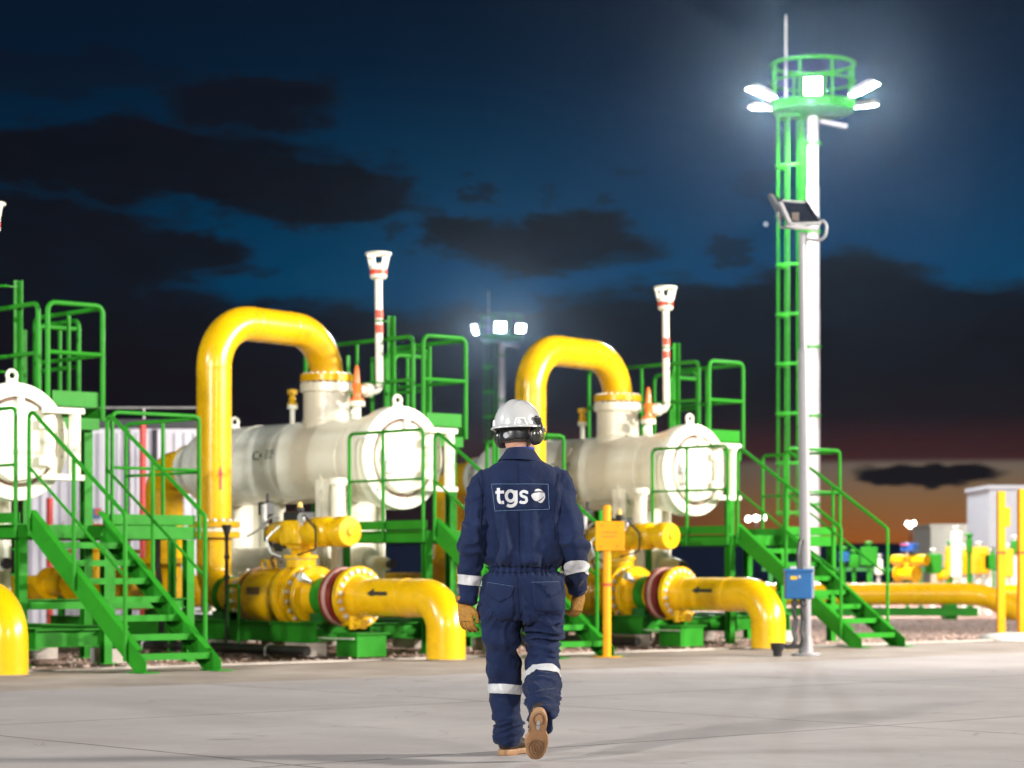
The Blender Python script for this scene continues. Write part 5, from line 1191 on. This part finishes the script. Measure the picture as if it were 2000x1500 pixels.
    sh = m.build('helmet', HELMET, t, angle=1.0, base=(0,0,0)); so = sh.modifiers.new('t','SOLIDIFY'); so.thickness = .003; so.offset = -1
    m = MB(); vs = []
    for j, (e, dz) in enumerate(((0,.014),(.010,.008),(.017,.000),(.015,-.004),(.0,-.001))):
        for k in range(n):
            a = 2*math.pi*k/n; fwd = max(0, math.sin(a))**5; peak = fwd*.048*(j/2 if j < 2 else 1)
            vs.append(H((.112+e)*math.cos(a), (.138+e)*math.sin(a)+peak-.002, .012+dz-.020*fwd*min(1, j/2)))
    fs = [(i*n+k, i*n+(k+1) % n, (i+1)*n+(k+1) % n, (i+1)*n+k) for i in range(4) for k in range(n)]
    m.add(vs, fs); br = m.build('brim', HELMET, sh, angle=1.2, base=(0,0,0))
    # raised trapezoid rim slot near the back, accessory clip
    def on_shell(a, h, off=.003):
        ph = math.asin(max(0, min(1, h))**(1/.92)); rr = math.cos(ph)**.80
        return H((rr*.112+off)*math.cos(a), (rr*.138+off)*math.sin(a)-.002, .012+h*.142)
    for sx in (1,-1):
        a0 = R(-90+sx*46)
        MB().tube([on_shell(a0-.26,.06),on_shell(a0-.17,.28),on_shell(a0+.17,.28),on_shell(a0+.26,.06)], .0042, 6).build('slot_rim', material('white_edge', (.8,.8,.8), .3), sh, base=(0,0,0))
    # ---- ear defenders
    for sx in (1,-1):
        e = MB(); cx, cz = sx*.098, -.030
        vs = []; K = 12; n = 28
        for i in range(K+1):
            f = i/K; d = (f-.5)*.058 if False else None
            ang = f*math.pi/2; w = math.cos(ang)**.7 if f < 1 else .05; dep = math.sin(ang)*.036
            for k in range(n):
                a = 2*math.pi*k/n; vs.append(H(cx+sx*(.006+dep), .004+.036*w*math.cos(a), cz+.050*w*math.sin(a)))
        fs = [(i*n+k, i*n+(k+1) % n, (i+1)*n+(k+1) % n, (i+1)*n+k) for i in range(K) for k in range(n)] + [tuple(K*n+k for k in range(n))]
        e.add(vs, fs); cup = e.build('ear_defender', EARCUP, t, angle=1.1, base=(0,0,0))
        m = MB(); vs = []
        for d, w in ((-.016,.82),(-.012,.98),(.0,1.02),(.006,.94)):
            for k in range(n): a = 2*math.pi*k/n; vs.append(H(cx+sx*d, .004+.036*w*math.cos(a), cz+.050*w*math.sin(a)))
        m.add(vs, [(i*n+k, i*n+(k+1) % n, (i+1)*n+(k+1) % n, (i+1)*n+k) for i in range(3) for k in range(n)] + [tuple(reversed(range(n)))]).build('cushion', BLACK, cup, base=(0,0,0))
        m = MB().tube([H(cx+sx*.030,.004,cz+.01),H(cx+sx*.044,.004,cz+.045),H(cx+sx*.034,-.004,cz+.085),H(sx*.124,-.01,.058)], .0055, 8, fillet=.015)
        for q in range(3): m.ball(H(sx*.122,-.004+q*.010-.01,.055-q*.012), .012, 10)
        m.ball(H(sx*.120,.012,.048), .015, 12); m.build('arm', BLACK, cup, base=(0,0,0))
        MB().tube([H(cx+sx*.040,.03,cz+.03),H(cx+sx*.052,.038,cz+.0),H(cx+sx*.036,.036,cz-.03)], .0022, 6, fillet=.01).build('wire', BLACK, cup, base=(0,0,0))
        if sx > 0:
            for q in range(4): MB().tube([H(cx+.041,.010-q*.0+.0,cz+.012-q*.007),H(cx+.043,-.004,cz+.010-q*.007)], .0016, 6).build('lettering', material('gold_print', (.45,.36,.18), .5), cup, base=(0,0,0))
    # ---- nape strap with ratchet dial
    m = MB(); vs = []; n = 40
    for off, z in ((.004,-.052),(.006,-.045),(.006,-.012),(.004,-.005)):
        for q in range(n+1):
            a = math.pi + (q/n)*math.pi; ry = .104; rx = .086; vs.append(H(rx*math.cos(a), .002+(ry+off)*math.sin(a), z + .012*abs(math.cos(a))))
    m.add(vs, [(i*(n+1)+q, i*(n+1)+q+1, (i+1)*(n+1)+q+1, (i+1)*(n+1)+q) for i in range(3) for q in range(n)])
    st = m.build('nape_strap', BLACK, t, base=(0,0,0)); so = st.modifiers.new('t','SOLIDIFY'); so.thickness = .003
    d0, d1 = H(.004,-.104,-.028), H(.004,-.121,-.029)
    MB().cyl(d0, d1, .017, .0145, 28).build('ratchet_dial', material('grey_dial', (.33,.34,.36), .4), st, base=(0,0,0))
    MB().tube([H(.085,-.005,-.02),H(.07,-.03,-.075),H(.055,.0,-.10),H(.05,.03,-.115)], .004, 6, fillet=.02).build('chin_strap', BLACK, st, base=(0,0,0))

    # ---- gloved hands
    def hand(wrist, down, across, palm_n, curl, thumb_side, name='glove', spread=1.0):
        """wrist point; down = direction of the fingers; across = little finger to index; palm_n = out of the palm"""
        w = Vector(wrist); d = Vector(down).normalized(); a = Vector(across); a = (a - d*a.dot(d)).normalized(); p = Vector(palm_n); p = (p - d*p.dot(d) - a*p.dot(a)).normalized()
        m = MB()
        q = loft([w-d*.030, w+d*.005, w+d*.03, w+d*.065, w+d*.092], [(.036,.031),(.036,.028),(.041,.023),(.046,.020),(.042,.015)], 20, xax=a); m.add(q.v, q.f)
        lens = [(-.033,.060,.0098), (-.011,.072,.0108), (.012,.078,.011), (.034,.070,.0108)]
        for i, (o, L, r) in enumerate(lens):
            c = curl[i]; base = w + d*.085 + a*o*spread; pts = [base - d*.02]; ang = 0; cur = base; pts.append(cur.copy())
            for sgm, f in ((.44, c*.75), (.32, c*1.0), (.26, c*.8)):
                ang += f; dr = d*math.cos(ang) + p*math.sin(ang) + a*(o*1.2*(1 if ang < 1 else 0)); cur = cur + dr.normalized()*(L*sgm); pts.append(cur.copy())
            rr = [r*1.12, r*1.12, r*1.05, r, r*.82]
            P_, R_ = smooth_path(pts, [(x_, x_) for x_ in rr], 3); qq = MB().tube(P_, r, 10, radii=[x_[0] for x_ in R_]); m.add(qq.v, qq.f); m.ball(pts[-1], r*.84, 10)
        tb = w + d*.022 + a*.030*thumb_side
        pts = [tb, tb + d*.026 + a*.020*thumb_side + p*.010, tb + d*.052 + a*.026*thumb_side + p*.022, tb + d*.078 + a*.020*thumb_side + p*.030]
        P_, R_ = smooth_path(pts, [(.016,.016),(.0145,.0145),(.0125,.0125),(.0105,.0105)], 3); qq = MB().tube(P_, .012, 12, radii=[x_[0] for x_ in R_]); m.add(qq.v, qq.f); m.ball(pts[-1], .0108, 10)
        g = remeshed(m, name, .0026, LEATHER, t, lambda c, n_: .0016*N(c*60)+.0012*N(c*140), 2)
        cu = MB().lathe(w-d*.040, d, [(0,.040),(.002,.043),(.028,.041),(.036,.038)], 24, caps=False).build('glove_cuff', LEATHER, g, base=(0,0,0))
        return g
    # left hand: palm to the thigh, fingers curled forward and in, thumb towards the leg
    hand((-.240,.005,.770), (.10,.02,-1), (.80,-.60,0), (.70,.80,0), (.45,.40,.42,.40), 1)
    # right hand: forearm swung forward, loosely closed
    hand((.342,.175,.822), (-.16,.10,-1), (.62,.75,0), (-.80,.45,0), (.85,.80,.72,.62), 1)

    # ---- boots
    def sole_outline(n=44):
        pts = []
        for k in range(n):
            a = 2*math.pi*k/n; yy = math.cos(a); xx = math.sin(a)
            L = .150; y = .005 + L*yy
            w = .047 if yy > 0 else .040
            waist = 1 - .22*math.exp(-((yy+.12)/.28)**2)
            tip = .060 if yy > 0 else .050
            pts.append((tip*waist*(abs(xx)**.75)*(1 if xx >= 0 else -1) , y))
        return pts
    def boot(Mt, side, shaft=True):
        """foot frame: x right, y towards the toe, z up from the sole; origin under the ankle, heel at y=-.07"""
        off = .075
        T = lambda v: Mt @ Vector((v[0], v[1]+off, v[2]))
        b = MB()
        s = [((0,-.13,.05),(.020,.022)),((0,-.115,.055),(.036,.036)),((0,-.07,.062),(.040,.045)),((0,-.01,.062),(.040,.045)),((0,.05,.052),(.045,.036)),((0,.10,.046),(.047,.030)),((0,.135,.040),(.036,.024)),((0,.15,.036),(.016,.014))]
        p_, r_ = smooth_path([q[0] for q in s], [q[1] for q in s], 3); q = loft(p_, r_, 24, xax=(1,0,0)); b.add([T(v) for v in q.v], q.f)
        s = [((0,-.075,.05),(.040,.050)),((0,-.07,.08),(.041,.052)),((0,-.068,.17 if shaft else .10),(.045 if shaft else .038,.055 if shaft else .045))]
        q = loft([x[0] for x in s], [x[1] for x in s], 24); b.add([T(v) for v in q.v], q.f)
        bo = remeshed(b, 'boot', .0045, BOOTL, t, lambda c, n_: .0012*N(c*70), 2)
        o = sole_outline(); n = len(o); m = MB(); lv = [(.0,.95),(.004,1.0),(.024,1.03),(.030,1.0)]
        for z, k_ in lv:
            for x, y in o: lift = .006 if (-.035 < y < .02 and z < .003) else 0; m.v.append(tuple(T((x*k_, y*(1+(k_-1)*.4), z+lift))))
        for i in range(len(lv)-1):
            for k in range(n): m.f.append((i*n+k, i*n+(k+1) % n, (i+1)*n+(k+1) % n, (i+1)*n+k))
        m.f.append(tuple(reversed(range(n)))); m.f.append(tuple((len(lv)-1)*n+k for k in range(n)))
        so = m.build('sole', SOLE, bo, base=(0,0,0), angle=1.0)
        # tread grooves: nested loops at the ball and the heel
        zt_ = -.0012
        for k_, w_, l_, yc in ((1,.036,.052,.085),(2,.022,.036,.085),(3,.009,.020,.085)):
            pts = [(w_*math.cos(a)*(1-.15*math.sin(a)), yc+l_*math.sin(a), zt_) for a in [2*math.pi*j/26 for j in range(26)]]
            MB().tube([T(v) for v in pts], .0022, 6, closed=True).build('tread_groove', TREAD, so, base=(0,0,0))
        pts = [(.024*math.cos(a), -.093+.036*math.sin(a), zt_) for a in [2*math.pi*j/24 for j in range(24)]]
        MB().tube([T(v) for v in pts], .0022, 6, closed=True).build('tread_groove', TREAD, so, base=(0,0,0))
        pts = [(.010*math.cos(a), -.058+.030*math.sin(a), zt_-.0005) for a in [2*math.pi*j/20 for j in range(20)]]
        MB().add([T(v) for v in pts], [tuple(range(20))]).build('shank_badge', GREYMET, so, smooth=False, base=(0,0,0))
        return bo
    M_ = Matrix.Translation((-.022,.10,.0)) @ Matrix.Rotation(R(-24), 4, 'Z')
    boot(M_, -1)
    # trailing foot: toe on the ground, heel lifted
    pitch = R(-57)
    Mr = Matrix.Translation((.128,-.452,.200)) @ Matrix.Rotation(R(3), 4, 'Y') @ Matrix.Rotation(R(2), 4, 'Z') @ Matrix.Rotation(pitch, 4, 'X')
    boot(Mr, 1, False)
    return t
man()
